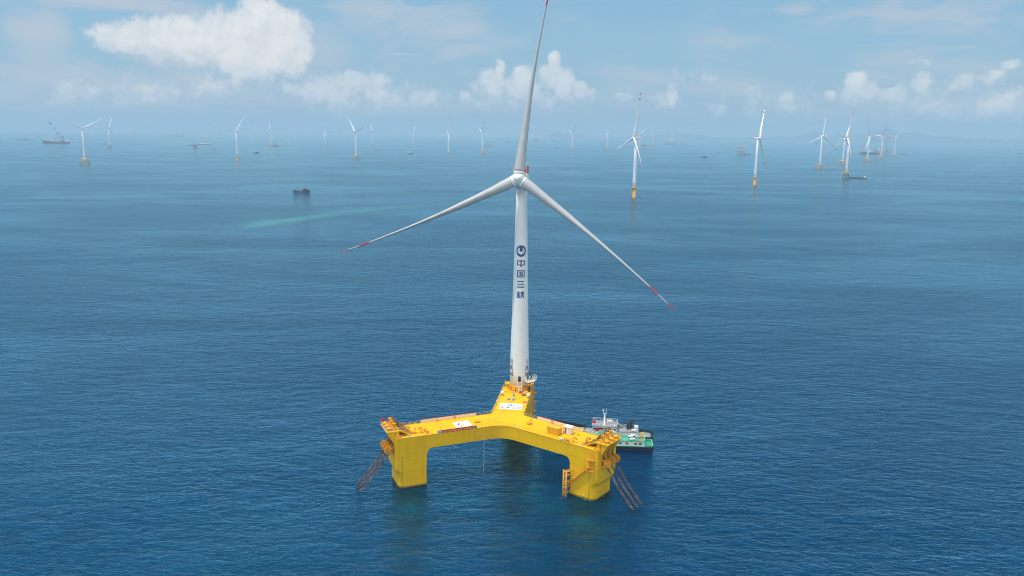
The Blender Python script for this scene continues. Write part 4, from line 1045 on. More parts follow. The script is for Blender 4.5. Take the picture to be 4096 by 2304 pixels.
# solar panels, tarpaulins, domes and other equipment before the tower
def panel(px0, px1, label):
    r0, l0 = at(0, *px0); r1, l1 = at(0, *px1)
    t_ = thing('solar_panel', label, 'solar panel', tuple(A(0, (r0 + r1) / 2, (l0 + l1) / 2, DECK)), 'solar panels lying before the tower')
    d, n = axes(0); b = MB(); box_local(b, 0, r0, r1, l1, l0, DECK + 0.04, DECK + 0.16); b.build('frame', M['cream'], t_)
    for i in range(2):
        b = MB(); f0, f1 = r0 + (r1 - r0) * (i * .5 + .05), r0 + (r1 - r0) * (i * .5 + .45); box_local(b, 0, f0, f1, l1 + .12, l0 - .12, DECK + 0.16, DECK + 0.175); b.build('cells', M['solar'], t_)
panel((2027, 1602), (2045, 1595.5), 'dark solar panel on the deck, front left of the cluster of four')
panel((2045.5, 1603), (2062, 1596.5), 'dark solar panel on the deck, front right of the cluster of four')
panel((2049, 1594.5), (2057, 1588.5), 'dark solar panel on the deck, rear left of the cluster of four')
panel((2058, 1595), (2067, 1589), 'dark solar panel on the deck, rear right of the cluster of four')
def dome(px, py, label):
    p = g(px, py, DECK); t_ = thing('satellite_dome', label, 'antenna dome', tuple(p), 'white domes on the tower arm')
    b = MB(); b.smooth = True; b.lathe(p, [(0.55, 0), (0.5, 0.6), (0.62, 0.7)], 14); b.build('base', M['orange'], t_)
    b = MB(); b.smooth = True; b.lathe(p, [(0.6, 0.7), (0.72, 1.1), (0.66, 1.5), (0.4, 1.8), (0, 1.9)], 18); b.build('cover', M['white'], t_)
dome(2010, 1581, 'white domed antenna by the left railing before the tower'); dome(2113.5, 1592, 'white domed antenna by the right edge before the tower')
p = g(2055, 1583, DECK); t_ = thing('searchlight', 'grey round searchlight on a small stand before the tower', 'searchlight', tuple(p))
b = MB(); b.box(p.x - .35, p.x + .35, p.y - .25, p.y + .25, DECK, DECK + 0.25); b.bar(p, p + Vector((0, 0, 0.6)), 0.2); b.build('stand', M['brown'], t_)
b = MB(); b.smooth = True; b.lathe(p + Vector((0, 0, 1.0)), [(0, 0.25), (0.5, 0.2), (0.58, -0.15), (0.5, -0.16), (0, -0.05)], 18, axis=(0.1, 1, -0.3)); b.build('lamp_head', M['grey'], t_)
p = g(2089, 1582, DECK); b = MB(); b.smooth = True; b.lathe(p, [(0.42, 0), (0.5, 0.95), (0.5, 1.0), (0.42, 1.0), (0.4, 0.7), (0, 0.7)], 14)
solo(b, 'bin', M['orng'], 'orange tub standing at the foot of the white stairs', 'tub', tuple(p))
p = g(2098, 1582, DECK); t_ = thing('pump_unit', 'grey machine on the deck right of the white stairs', 'machine', tuple(p))
b = MB(); b.obox(p + Vector((0, 0, .15)), (0.6, 0, 0), (0, 0.5, 0), (0, 0, .15)); b.build('skid', M['brown'], t_)
b = MB(); b.smooth = True; b.lathe(p + Vector((0, 0.4, 0.95)), [(0, 0), (0.55, 0.05), (0.6, 0.3), (0.6, 0.8), (0.45, 0.9), (0, 0.95)], 14, axis=(0, -1, 0)); b.build('casing', M['grey'], t_)
p = g(2100, 1610, DECK); t_ = thing('life_raft', 'orange raft bundle with grey straps by the right edge of the tower arm', 'life raft', tuple(p))
b = MB(); b.smooth = True; b.loft([[p + Vector((x, y, 0)) * 1.0 + Vector((0, 0, z)) for x, y in ((-1.0 * s_, -.55 * s_), (0.9 * s_, -.35 * s_), (1.0 * s_, .5 * s_), (-.8 * s_, .45 * s_))] for z, s_ in ((0.03, 1), (0.22, 1.02), (0.38, 0.75), (0.42, 0.3))]); b.build('bundle', M['orng'], t_)
b = MB(); b.obox(p + Vector((0.3, 0.8, 0.25)), (0.5, 0, 0), (0, .25, 0), (0, 0, .22)); b.build('bag', M['grey'], t_)
def lifebuoy(pos, nrm, label, mt):
    b = MB(); b.smooth = True; b.torus(pos, nrm, 0.40, 0.11, 18, 8); solo(b, 'lifebuoy', mt, label, 'lifebuoy', tuple(pos - Vector((0, 0, 0.5))), 'lifebuoys on the platform railings')
lifebuoy(A(1, 38.6, -5.85, DECK + 0.75), axes(1)[1], 'red lifebuoy on the far railing near the left end', M['red'])
lifebuoy(A(1, 18.6, -5.85, DECK + 0.8), axes(1)[1], 'orange lifebuoy on the far cream screen of the left arm', M['orng'])
lifebuoy(A(1, 39.6, 6.12, DECK + 0.7), axes(1)[1], 'white and yellow lifebuoy on the near railing of the left leg', M['cream'])
lifebuoy(A(2, 17.2, 5.85, DECK + 0.8), axes(2)[1], 'orange lifebuoy on the far cream screen of the right arm', M['orng'])
lifebuoy(A(2, 37.6, -6.12, DECK + 0.7), axes(2)[1], 'yellowish lifebuoy on the near railing of the right leg', M['cream'])
lifebuoy(A(2, 10.0, -6.12, DECK + 0.7), axes(2)[1], 'pale lifebuoy on the near railing just right of the centre', M['cream'])
def lamp(k, px, py, h, label):
    p = g(px, py, DECK); t_ = thing('deck_lamp', label, 'lamp post', tuple(p), 'lamp posts on the deck')
    b = MB(); b.tube(p, p + Vector((0, 0, h)), 0.08, n=8); b.build('post', M['orange'], t_)
    b = MB(); b.smooth = True; b.sphere(p + Vector((0, 0, h + 0.15)), 0.24, 10, 6); b.build('lamp_head', M['white'], t_)
lamp(1, 1761, 1722, 1.8, 'lamp post behind the left end of the red banner'); lamp(2, 2244.5, 1712, 1.6, 'lamp post between the yellow container and the cream screen')
lamp(0, 1987, 1621, 1.6, 'lamp post on the left railing beside the emblem banner'); lamp(1, 1580, 1699, 0.9, 'short lamp at the far corner of the left leg')
p = g(2247, 1762, DECK); b = MB(); b.smooth = True; b.tube(p + Vector((-.7, -.1, .75)), p + Vector((.5, -.5, .75)), 0.42, n=14); b.smooth = False
for o in (-.5, .3): b.bar(p + Vector((o, -.2, 0)), p + Vector((o, -.2, .5)), .3)
solo(b, 'raft_canister', M['white'], 'white cylindrical raft canister on the near edge of the right arm', 'raft canister', tuple(p))
# flags
def flag(p, label, h=2.0, w=1.5, hh=1.0, face=(1, 0.2, 0), grp='red flags'):
    t_ = thing('flag', label, 'flag', tuple(p), grp); d = Vector(face).normalized(); n = d.cross(Vector((0, 0, 1)))
    b = MB(); b.tube(p, p + Vector((0, 0, h + hh)), 0.045, n=6); b.build('pole', M['galv'], t_)
    b = MB(); b.smooth = True; N = 8
    rows = [[p + d * (w * i / N) + n * (0.12 * math.sin(i * 1.3) * i / N) + Vector((0, 0, h + z - 0.10 * (i / N) ** 2)) for i in range(N + 1)] for z in (0, hh * .5, hh)]
    b.loft(rows, cap=False, closed=False); cl = b.build('cloth', M['flag'], t_)
    b = MB(); q = p + d * 0.28 - n * 0.06 + Vector((0, 0, h + hh * 0.68)); o = -n * 0.02
    pts = []
    for i in range(10):
        a = PI / 2 + i * PI / 5; r_ = 0.2 * hh if i % 2 == 0 else 0.085 * hh; pts.append(q + o + d * (r_ * math.cos(a)) + Vector((0, 0, r_ * math.sin(a))))
    b.add(pts, [tuple(range(10))]); b.build('star', mat('yellow_star', (0.85, 0.65, 0.05), 0.6) if 'yellow_star' not in bpy.data.materials else bpy.data.materials['yellow_star'], t_)
flag(A(1, 47.0, -4.5, 21.2), 'red flag with a yellow star on the far corner of the left leg', 0.9, 1.5, 1.05)
# loose black cable curling over the deck
b = MB()
b.path([g(x, y, DECK) + Vector((0, 0, .05)) for x, y in ((1906, 1692), (1925, 1684), (1948, 1678), (1962, 1674), (1965, 1678), (1950, 1684), (1958, 1688), (1972, 1684), (1978, 1676), (1995, 1668), (2004, 1655), (2018, 1638), (2036, 1618), (2060, 1600), (2080, 1592), (2098, 1586))], 0.03, 5)
solo(b, 'cable', M['dark'], 'thin dark cable curling over the deck from the left arm to the tower', 'cable', tuple(g(1906, 1692, DECK)))
# rope that hangs from the left arm to the water
q = A(1, 11.3, HW + 0.1, 0); b = MB(); b.tube(q + Vector((0, 0, 0.3)), q + Vector((0, 0, DECK)), 0.06, n=6)
solo(b, 'hanging_rope', M['cream'], 'single thin rope hanging straight down from the left arm', 'rope', tuple(q + Vector((0, 0, 0.3))))

# ---------------------------------------------------------------- two work boats moored behind the right leg
class Frame:
    def __init__(s, o, ax):
        s.o = Vector((o[0], o[1], 0)); s.a = Vector((ax[0], ax[1], 0)).normalized(); s.l = Vector((s.a.y, -s.a.x, 0))
        if s.l.y < 0: s.l = -s.l
    def p(s, a, l, z): q = s.o + s.a * a + s.l * l; q.z = z; return q
    def box(s, b, a0, a1, l0, l1, z0, z1): b.obox(s.p((a0 + a1) / 2, (l0 + l1) / 2, (z0 + z1) / 2), s.a * ((a1 - a0) / 2), s.l * ((l1 - l0) / 2), Vector((0, 0, (z1 - z0) / 2)))
    def hull(s, b, secs):                  # (a, half beam, z keel, z deck)
        b.loft([[s.p(a, -w, zd), s.p(a, -w * 0.96, zk), s.p(a, w * 0.96, zk), s.p(a, w, zd)] for a, w, zk, zd in secs])
def boat_near():
    f = Frame((57.4, 304.4), (-1, 0.06)); t_ = thing('work_boat', 'green decked work boat with white deckhouse and a row of tyres behind the right leg', 'boat', tuple(f.p(15, 0, 0)), 'boats moored at the platform')
    b = MB(); f.hull(b, [(0, 3.1, -1.5, 1.75), (1.0, 3.4, -1.5, 1.75), (27, 3.5, -1.5, 1.9), (33, 2.6, -1.5, 2.3), (38, 0.3, -1.2, 2.9)]); h = b.build('hull', M['navy'], t_)
    b = MB(); f.hull(b, [(0.05, 3.05, 1.755, 1.82), (27, 3.42, 1.83, 1.95)]); b.build('deck', M['green'], h)
    b = MB()
    for a0, a1, l in ((0.1, 3.2, -3.3), (0.1, 3.2, 3.2)): f.box(b, a0, a1, l - .06, l + .06, 1.8, 2.6)
    f.box(b, -0.05, 0.07, -3.2, 3.2, 1.8, 2.6); f.box(b, 3.2, 27, -3.5, -3.38, 1.8, 2.12); b.build('bulwark', M['green'], h)
    b = MB()
    for z, l in ((2.63, -3.3), (2.63, 3.2)): f.box(b, 0.0, 3.2, l - .1, l + .1, z - .04, z + .06)
    f.box(b, -0.12, 0.12, -3.3, 3.3, 2.6, 2.69); f.box(b, 3.2, 27, -3.54, -3.34, 2.12, 2.2); b.build('gunwale', mat('pale_green', (0.42, 0.66, 0.56), 0.5, var=0.1), h)
    for i in range(11):
        b = MB(); b.smooth = True; b.torus(f.p(0.9 + i * 1.55, -3.72, 1.25), f.l, 0.5, 0.2, 18, 8); b.build('tyre_fender', M['black'], h)
    for l in (-2.2, 0.2, 2.4):
        b = MB(); b.smooth = True; b.torus(f.p(-0.25, l, 1.3), f.a, 0.48, 0.2, 16, 8); b.build('tyre_fender', M['black'], h)
    # aft deckhouse
    b = MB(); f.box(b, 3.3, 14.4, -2.9, 3.1, 1.96, 3.75); dh = b.build('deckhouse', M['white'], t_)
    b = MB(); f.box(b, 3.15, 14.5, -3.05, 3.2, 3.75, 3.9); b.build('roof', M['green'], dh)
    for a in (5.0, 6.9, 10.3, 13.0):
        b = MB(); f.box(b, a - 0.5, a + 0.5, -2.95, -2.9, 2.55, 3.3); b.build('window', M['glass'], dh)
        b = MB(); f.box(b, a - 0.04, a + 0.04, -2.97, -2.955, 2.6, 3.25); b.build('window_bar', M['white'], dh)
    pts = [f.p(14.4, -2.95, 3.9), f.p(3.2, -2.95, 3.9), f.p(3.2, 3.1, 3.9), f.p(14.4, 3.1, 3.9)]
    railing(pts, M['white'], h=1.05, step=1.6, parent=dh, w=0.08)
    for a, l in ((8.2, -2.0), (7.6, 2.2), (8.6, 0.9)):
        b = MB(); b.smooth = True; b.tube(f.p(a - .95, l, 4.5), f.p(a + .95, l, 4.5), 0.5, n=16); b.build('raft_canister', M['white'], dh)
    for a, l in ((4.6, -1.4), (4.0, 1.4)):
        b = MB(); b.smooth = True; b.lathe(f.p(a, l, 3.9), [(0.5, 0), (0.45, 0.2), (0.4, 1.6), (0.5, 1.7), (0.4, 2.0), (0, 2.05)], 12); b.smooth = False; b.bar(f.p(a, l, 5.8), f.p(a - 0.9, l + .4, 6.3), 0.25); b.build('davit', M['yel'], dh)
    b = MB(); f.box(b, 5.2, 6.8, 0.0, 1.4, 3.9, 4.9); b.build('locker', M['grey'], dh)
    for a, mt in ((11.3, M['cream']), (5.9, M['orng'])):
        b = MB(); b.smooth = True; b.torus(f.p(a, -3.02, 4.45), f.l, 0.38, 0.1, 16, 6); b.build('lifebuoy', mt, dh)
    # forward house and wheelhouse
    b = MB(); f.box(b, 14.6, 27.0, -3.0, 3.2, 1.96, 5.0); fh = b.build('wheelhouse', M['white'], t_)
    b = MB(); f.box(b, 14.5, 27.2, -3.1, 3.3, 5.0, 5.12); b.build('roof', M['green'], fh)
    b = MB(); f.box(b, 14.45, 27.3, -3.25, -3.1, 4.5, 5.35); f.box(b, 14.45, 14.6, -3.1, 3.3, 4.5, 5.35); b.build('parapet', M['white'], fh)
    for a in (15.6, 17.4, 19.2, 21.0, 23.5):
        b = MB(); f.box(b, a - .45, a + .45, -3.06, -3.0, 2.9, 3.7); b.build('window', M['glass'], fh)
    b = MB(); f.box(b, 15.3, 17.6, 1.0, 2.8, 5.12, 6.1); b.build('locker', M['white'], fh)
    b = MB(); f.box(b, 22.5, 25.5, -1.5, 2.6, 5.12, 5.2); b.build('mat', M['gdeck'], fh)
    railing([f.p(14.6, 3.2, 5.12), f.p(27, 3.2, 5.12), f.p(27, -3.0, 5.12)], M['white'], h=1.1, step=1.5, parent=fh, w=0.08)
    b = MB(); b.tube(f.p(19.6, -1.0, 5.12), f.p(19.6, -1.0, 9.2), 0.2, n=8); b.bar(f.p(19.6, -1, 8.6), f.p(19.0, -1, 9.4), 0.3); b.build('mast', M['yel'], fh)
    b = MB(); f.box(b, 27.2, 30.0, -2.4, 2.4, 2.2, 4.2); b.build('fore_house', M['dgreen'], t_)
    return f
fa = boat_near()
flag(fa.p(23.0, 1.0, 5.12), 'small red flag on the nearer roof of the green decked work boat', 1.2, 1.6, 1.0)
def boat_far():
    f = Frame((58.4, 312.2), (-0.978, 0.15)); t_ = thing('supply_boat', 'grey decked boat with white mast and black funnels moored behind the green one', 'boat', tuple(f.p(20, 0, 0)), 'boats moored at the platform')
    b = MB(); f.hull(b, [(0, 3.6, -1.5, 2.2), (1.5, 4.0, -1.5, 2.2), (30, 4.1, -1.5, 2.6), (38, 3.4, -1.5, 3.6), (44, 1.6, -1.2, 4.6), (46, 0.3, -1.0, 4.9)]); h = b.build('hull', M['dgreen'], t_)
    b = MB(); f.hull(b, [(0.3, 3.3, 2.21, 2.25), (1.5, 3.7, 2.21, 2.25), (27, 3.8, 2.5, 2.64)]); b.build('deck', M['gdeck'], h)
    b = MB(); f.hull(b, [(27.1, 3.75, 2.2, 2.7), (37, 3.0, 2.2, 3.2)]); b.build('fore_deck', M['brown'], h)
    b = MB()
    secs = [(0, 3.55, 3.1), (1.5, 3.95, 3.1), (5, 4.05, 3.1)]
    for sg in (-1, 1):
        for (a0, w0, z0), (a1, w1, z1) in zip(secs, secs[1:]): b.bar(f.p(a0, sg * w0, 2.65), f.p(a1, sg * w1, 2.65), 0.12, 0.95)
    b.bar(f.p(0, -3.5, 2.65), f.p(0, 3.5, 2.65), 0.95, 0.12) if False else f.box(b, -0.06, 0.06, -3.5, 3.5, 2.2, 3.1)
    b.build('bulwark', M['dgreen'], h)
    b = MB()
    secs = [(27, 4.0, 2.6, 3.4), (32, 3.95, 2.8, 4.2), (38, 3.35, 3.5, 5.2), (44, 1.6, 4.5, 6.0), (46, 0.3, 4.8, 6.2)]
    for sg in (-1, 1): b.loft([[f.p(a, sg * w, z0), f.p(a, sg * w, z1), f.p(a, sg * (w - .14), z1), f.p(a, sg * (w - .14), z0)] for a, w, z0, z1 in secs])
    b.build('bow_bulwark', M['dgreen'], h)
    for a, l, sg in ((-0.35, 2.6, 0), (-0.35, -2.6, 0)):
        b = MB(); b.smooth = True; b.torus(f.p(a, l, 2.5), f.a, 0.62, 0.28, 18, 8); b.build('tyre_fender', M['black'], h)
    for i in range(9):
        b = MB(); b.smooth = True; a = 28.5 + i * 1.9; w = 4.2 if a < 32 else 4.2 - (a - 32) * 0.17; b.torus(f.p(a, w + .2, 2.6 + max(0, a - 31) * 0.16), f.l, 0.55, 0.22, 14, 6); b.build('tyre_fender', M['black'], h)
    for a in (29, 31.8, 34.4):
        b = MB(); f.box(b, a - 1.1, a + 1.1, -2.2, 1.8, 2.7, 3.5); b.build('cargo_hatch', M['gdeck'], h)
    b = MB(); f.box(b, 5.5, 14.0, -2.9, 3.2, 2.26, 4.2); ah = b.build('aft_house', M['white'], t_)
    b = MB(); f.box(b, 5.4, 14.0, -3.0, 3.3, 4.2, 4.32); b.build('roof', M['gdeck'], ah)
    railing([f.p(14.0, -2.9, 4.32), f.p(5.5, -2.9, 4.32), f.p(5.5, 3.2, 4.32), f.p(14.0, 3.2, 4.32)], M['white'], h=1.1, step=1.5, parent=ah, w=0.08)
    for a, l, hh in ((9.7, 0.4, 2.1), (8.4, 1.9, 3.2)):
        b = MB(); f.box(b, a - 0.6, a + 0.6, l - .6, l + .6, 4.32, 4.32 + hh)
        b.tube(f.p(a - .25, l, 4.3 + hh), f.p(a - .4, l, 5.1 + hh), 0.25, n=10); b.tube(f.p(a + .3, l, 4.3 + hh), f.p(a + .15, l, 4.9 + hh), 0.22, n=10); b.build('funnel', M['dark'], ah)
    b = MB(); b.smooth = True; b.tube(f.p(6.2, -2.0, 4.95), f.p(8.2, -2.0, 4.95), 0.55, n=16); b.build('raft_canister', M['white'], ah)
    b = MB(); f.box(b, 5.7, 7.0, 0.5, 2.4, 4.32, 5.6); b.build('locker', M['white'], ah)
    b = MB(); f.box(b, 14.2, 24.2, -3.2, 3.6, 2.4, 6.1); wh = b.build('wheelhouse', M['white'], t_)
    b = MB(); f.box(b, 14.0, 24.4, -3.4, 3.8, 6.1, 6.25); b.build('roof', M['gdeck'], wh)
    b = MB(); f.box(b, 14.6, 23.8, -3.26, -3.2, 4.6, 5.5); b.build('window', M['glass'], wh)
    railing([f.p(14.1, -3.3, 6.25), f.p(24.3, -3.3, 6.25), f.p(24.3, 3.7, 6.25), f.p(14.1, 3.7, 6.25), f.p(14.1, -3.3, 6.25)], M['white'], h=1.1, step=1.5, parent=wh, w=0.09)
    b = MB(); b.smooth = True; b.lathe(f.p(19.4, -1.6, 6.25), [(0.75, 0), (0.5, 0.1), (0.42, 0.15), (0.26, 4.6), (0.2, 4.65)], 12); b.smooth = False
    b.bar(f.p(18.7, -1.6, 11.2), f.p(20.2, -1.6, 11.2), 0.5, 0.16); b.bar(f.p(20.1, -1.6, 11.2), f.p(20.1, -1.6, 12.4), 0.12); b.bar(f.p(18.8, -1.6, 11.2), f.p(18.8, -1.6, 13.4), 0.09); b.bar(f.p(18.8, -1.6, 12.0), f.p(20.1, -1.6, 12.0), 0.07)
    b.sphere(f.p(20.0, -1.6, 12.7), 0.36, 8, 6); b.build('mast', M['white'], wh)
    b = MB(); b.smooth = True; b.sphere(f.p(15.2, -2.2, 6.45), 0.3, 10, 6); b.build('lamp', M['white'], wh)
    b = MB(); f.box(b, 16.0, 18.4, 2.0, 3.3, 6.25, 6.9); b.build('locker', M['cream'], wh)
    b = MB()
    for l in (1.6, 2.6): b.bar(f.p(13.9, l, 6.2), f.p(11.6, l, 4.4), 0.1, 0.3)
    for i in range(8): c = f.p(13.9 - 2.3 * (i + .5) / 8, 2.1, 6.2 - 1.8 * (i + .5) / 8); b.obox(c, f.a * 0.12, f.l * 0.5, Vector((0, 0, .03)))
    b.build('stair', M['grey'], wh)
    return f
fb = boat_far()
flag(fb.p(24.6, -2.0, 6.2), 'small red flag beside the grey wheelhouse roof of the farther boat', 0.7, 1.7, 1.1)

# ---------------------------------------------------------------- wind farm: one turbine of each kind, then copies
def jacket_mb(b, top=17.0, hb=15.0, ht=8.0, z0=-6.0, legs=0.75):
    L = lambda s_x, s_y, z: Vector((s_x * (hb + (ht - hb) * (z / top)), s_y * (hb + (ht - hb) * (z / top)), z))
    b.smooth = True
    cs = ((-1, -1), (1, -1), (1, 1), (-1, 1))
    for c in cs: b.tube(L(*c, z0), L(*c, top), legs, n=8)
    for c, e in zip(cs, cs[1:] + cs[:1]):
        b.tube(L(*c, 1.5), L(*e, top * .92), 0.45, n=6); b.tube(L(*e, 1.5), L(*c, top * .92), 0.45, n=6); b.tube(L(*c, 1.2), L(*e, 1.2), 0.4, n=6)
    b.smooth = False
def found_jacket(t_):
    b = MB(); jacket_mb(b); f = b.build('jacket', M['jack'], t_)
    b = MB(); b.loft([[(-8.6, -8.6, 16.6), (8.6, -8.6, 16.6), (8.6, 8.6, 16.6), (-8.6, 8.6, 16.6)], [(-8.6, -8.6, 17.6), (8.6, -8.6, 17.6), (8.6, 8.6, 17.6), (-8.6, 8.6, 17.6)]])
    b.loft([[(-6.5, -6.5, 17.6), (6.5, -6.5, 17.6), (6.5, 6.5, 17.6), (-6.5, 6.5, 17.6)], [(-3.2, -3.2, 20.6), (3.2, -3.2, 20.6), (3.2, 3.2, 20.6), (-3.2, 3.2, 20.6)]])
    b.build('transition_platform', M['yel'], f)
def found_mono(t_):
    b = MB(); b.smooth = True; b.lathe((0, 0, 0), [(4.0, -8), (4.0, 1.2), (3.9, 1.25), (3.7, 20.5)], 24); f = b.build('monopile', M['jack'], t_)
    b = MB(); b.smooth = True; b.lathe((0, 0, 0), [(3.0, 19.0), (5.6, 19.6), (5.6, 20.0), (3.0, 20.0)], 20); b.build('work_platform', M['yel'], f)
    b = MB(); b.torus((0, 0, 21.1), (0, 0, 1), 5.5, 0.12, 20, 4)
    for i in range(14): a = i * PI / 7; b.bar((5.5 * math.cos(a), 5.5 * math.sin(a), 20), (5.5 * math.cos(a), 5.5 * math.sin(a), 21.1), 0.15)
    b.build('railing', M['yel'], f)
    b = MB()
    for x in (-1.2, 1.2): b.tube((x, -5.0, -2), (x, -5.0, 16), 0.35, n=6)
    for z in (2, 6, 10, 14): b.bar((-1.2, -5.0, z), (1.2, -5.0, z), 0.3); b.bar((0, -5, z), (0, -3.8, z), 0.3)
    b.build('boat_landing', M['jack'], f)
def found_piles(t_):
    b = MB(); b.smooth = True; b.lathe((0, 0, 0), [(9.0, 9.5), (9.0, 14.5), (8.6, 14.6)], 24); b.lathe((0, 0, 0), [(5.6, 14.6), (5.2, 19.6)], 24); f = b.build('pile_cap', M['conc'], t_)
    b = MB(); b.smooth = True; b.lathe((0, 0, 0), [(5.9, 17.4), (5.9, 20.4), (3.5, 20.5)], 24); b.build('work_platform', M['yel'], f)
    for i in range(8):
        b = MB(); b.smooth = True; a = i * PI / 4 + .2; b.tube((10.5 * math.cos(a), 10.5 * math.sin(a), -4), (7.2 * math.cos(a), 7.2 * math.sin(a), 9.5), 1.1, n=10); b.build('pile', M['conc'], f)
HH = 118.0
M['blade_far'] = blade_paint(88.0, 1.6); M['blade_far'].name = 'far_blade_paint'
def proto_turbine(kind):
    t_ = thing('wind_turbine', 'proto', 'wind turbine')
    {'jacket': found_jacket, 'mono': found_mono, 'piles': found_piles}[kind](t_)
    b = MB(); b.smooth = True; b.lathe((0, 0, 0), [(3.7, 20.4), (3.55, 32), (3.0, 70), (2.35, 114.5)], 20); b.build('tower', M['tower'], t_)
    b = MB(); b.smooth = False; b.loft([[(x * s_, y, HH + z * s_) for x, z in ((-2.4, -2.2), (2.4, -2.2), (2.9, 0), (2.4, 2.6), (-2.4, 2.6), (-2.9, 0))] for y, s_ in ((-3.5, 0.8), (-2.0, 1), (8.0, 1), (10.0, 0.85))]); n_ = b.build('nacelle', M['white'], t_)
    b = MB(); b.box(-2.0, 2.0, 2.0, 9.0, HH + 2.6, HH + 4.0); b.build('helipad_fence', M['red'], n_)
    b = MB(); hub_mb(b, 1.05); h = b.build('rotor_hub', M['white'], t_)
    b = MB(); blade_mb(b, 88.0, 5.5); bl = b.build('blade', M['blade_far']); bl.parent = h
    for k in (1, 2):
        o = bl.copy(); COL.objects.link(o); o.parent = h; o.matrix_local = Matrix.Rotation(2 * PI * k / 3, 4, 'Y')
    return t_
PROTO = {k: proto_turbine(k) for k in ('jacket', 'mono', 'piles')}
USED = set()
def place_turbine(kind, base, hub, cosv, az, sidev, label):
    t_ = PROTO[kind]
    if kind in USED: t_ = copy_tree(t_)
    USED.add(kind)
    G = g(*base); D = G.xy.length; d = ray(*hub); zh = CAM_H + d.z * D / d.xy.length
    s_ = zh / HH
    t_.location = (G.x, G.y, 0); t_.scale = (s_, s_, s_)
    t_['label'] = label; t_['group'] = 'turbines of the wind farm'
    yaw = math.acos(max(-1, min(1, cosv))) * (-1 if sidev == 'L' else 1)
    if sidev == 'A': yaw = PI + 0.12; az = -az
    view = math.atan2(G.x, G.y)             # the rotor axis turns with the line of sight
    t_.rotation_euler = (0, 0, yaw - view)
    h = [c for c in KIDS(t_) if c.name.startswith('rotor_hub')][0]
    h.matrix_local = Matrix.Translation((0, -5.6, HH)) @ Matrix.Rotation(R(-5), 4, 'X') @ Matrix.Rotation(R(az - 3), 4, 'Y')
    for k, c in enumerate(KIDS(h)):         # blades pitched into the wind on the turbines that turn left
        c.matrix_local = Matrix.Rotation(2 * PI * k / 3, 4, 'Y') @ Matrix.Rotation(R(-50 if sidev == 'L' else 0), 4, 'Z')
    return t_
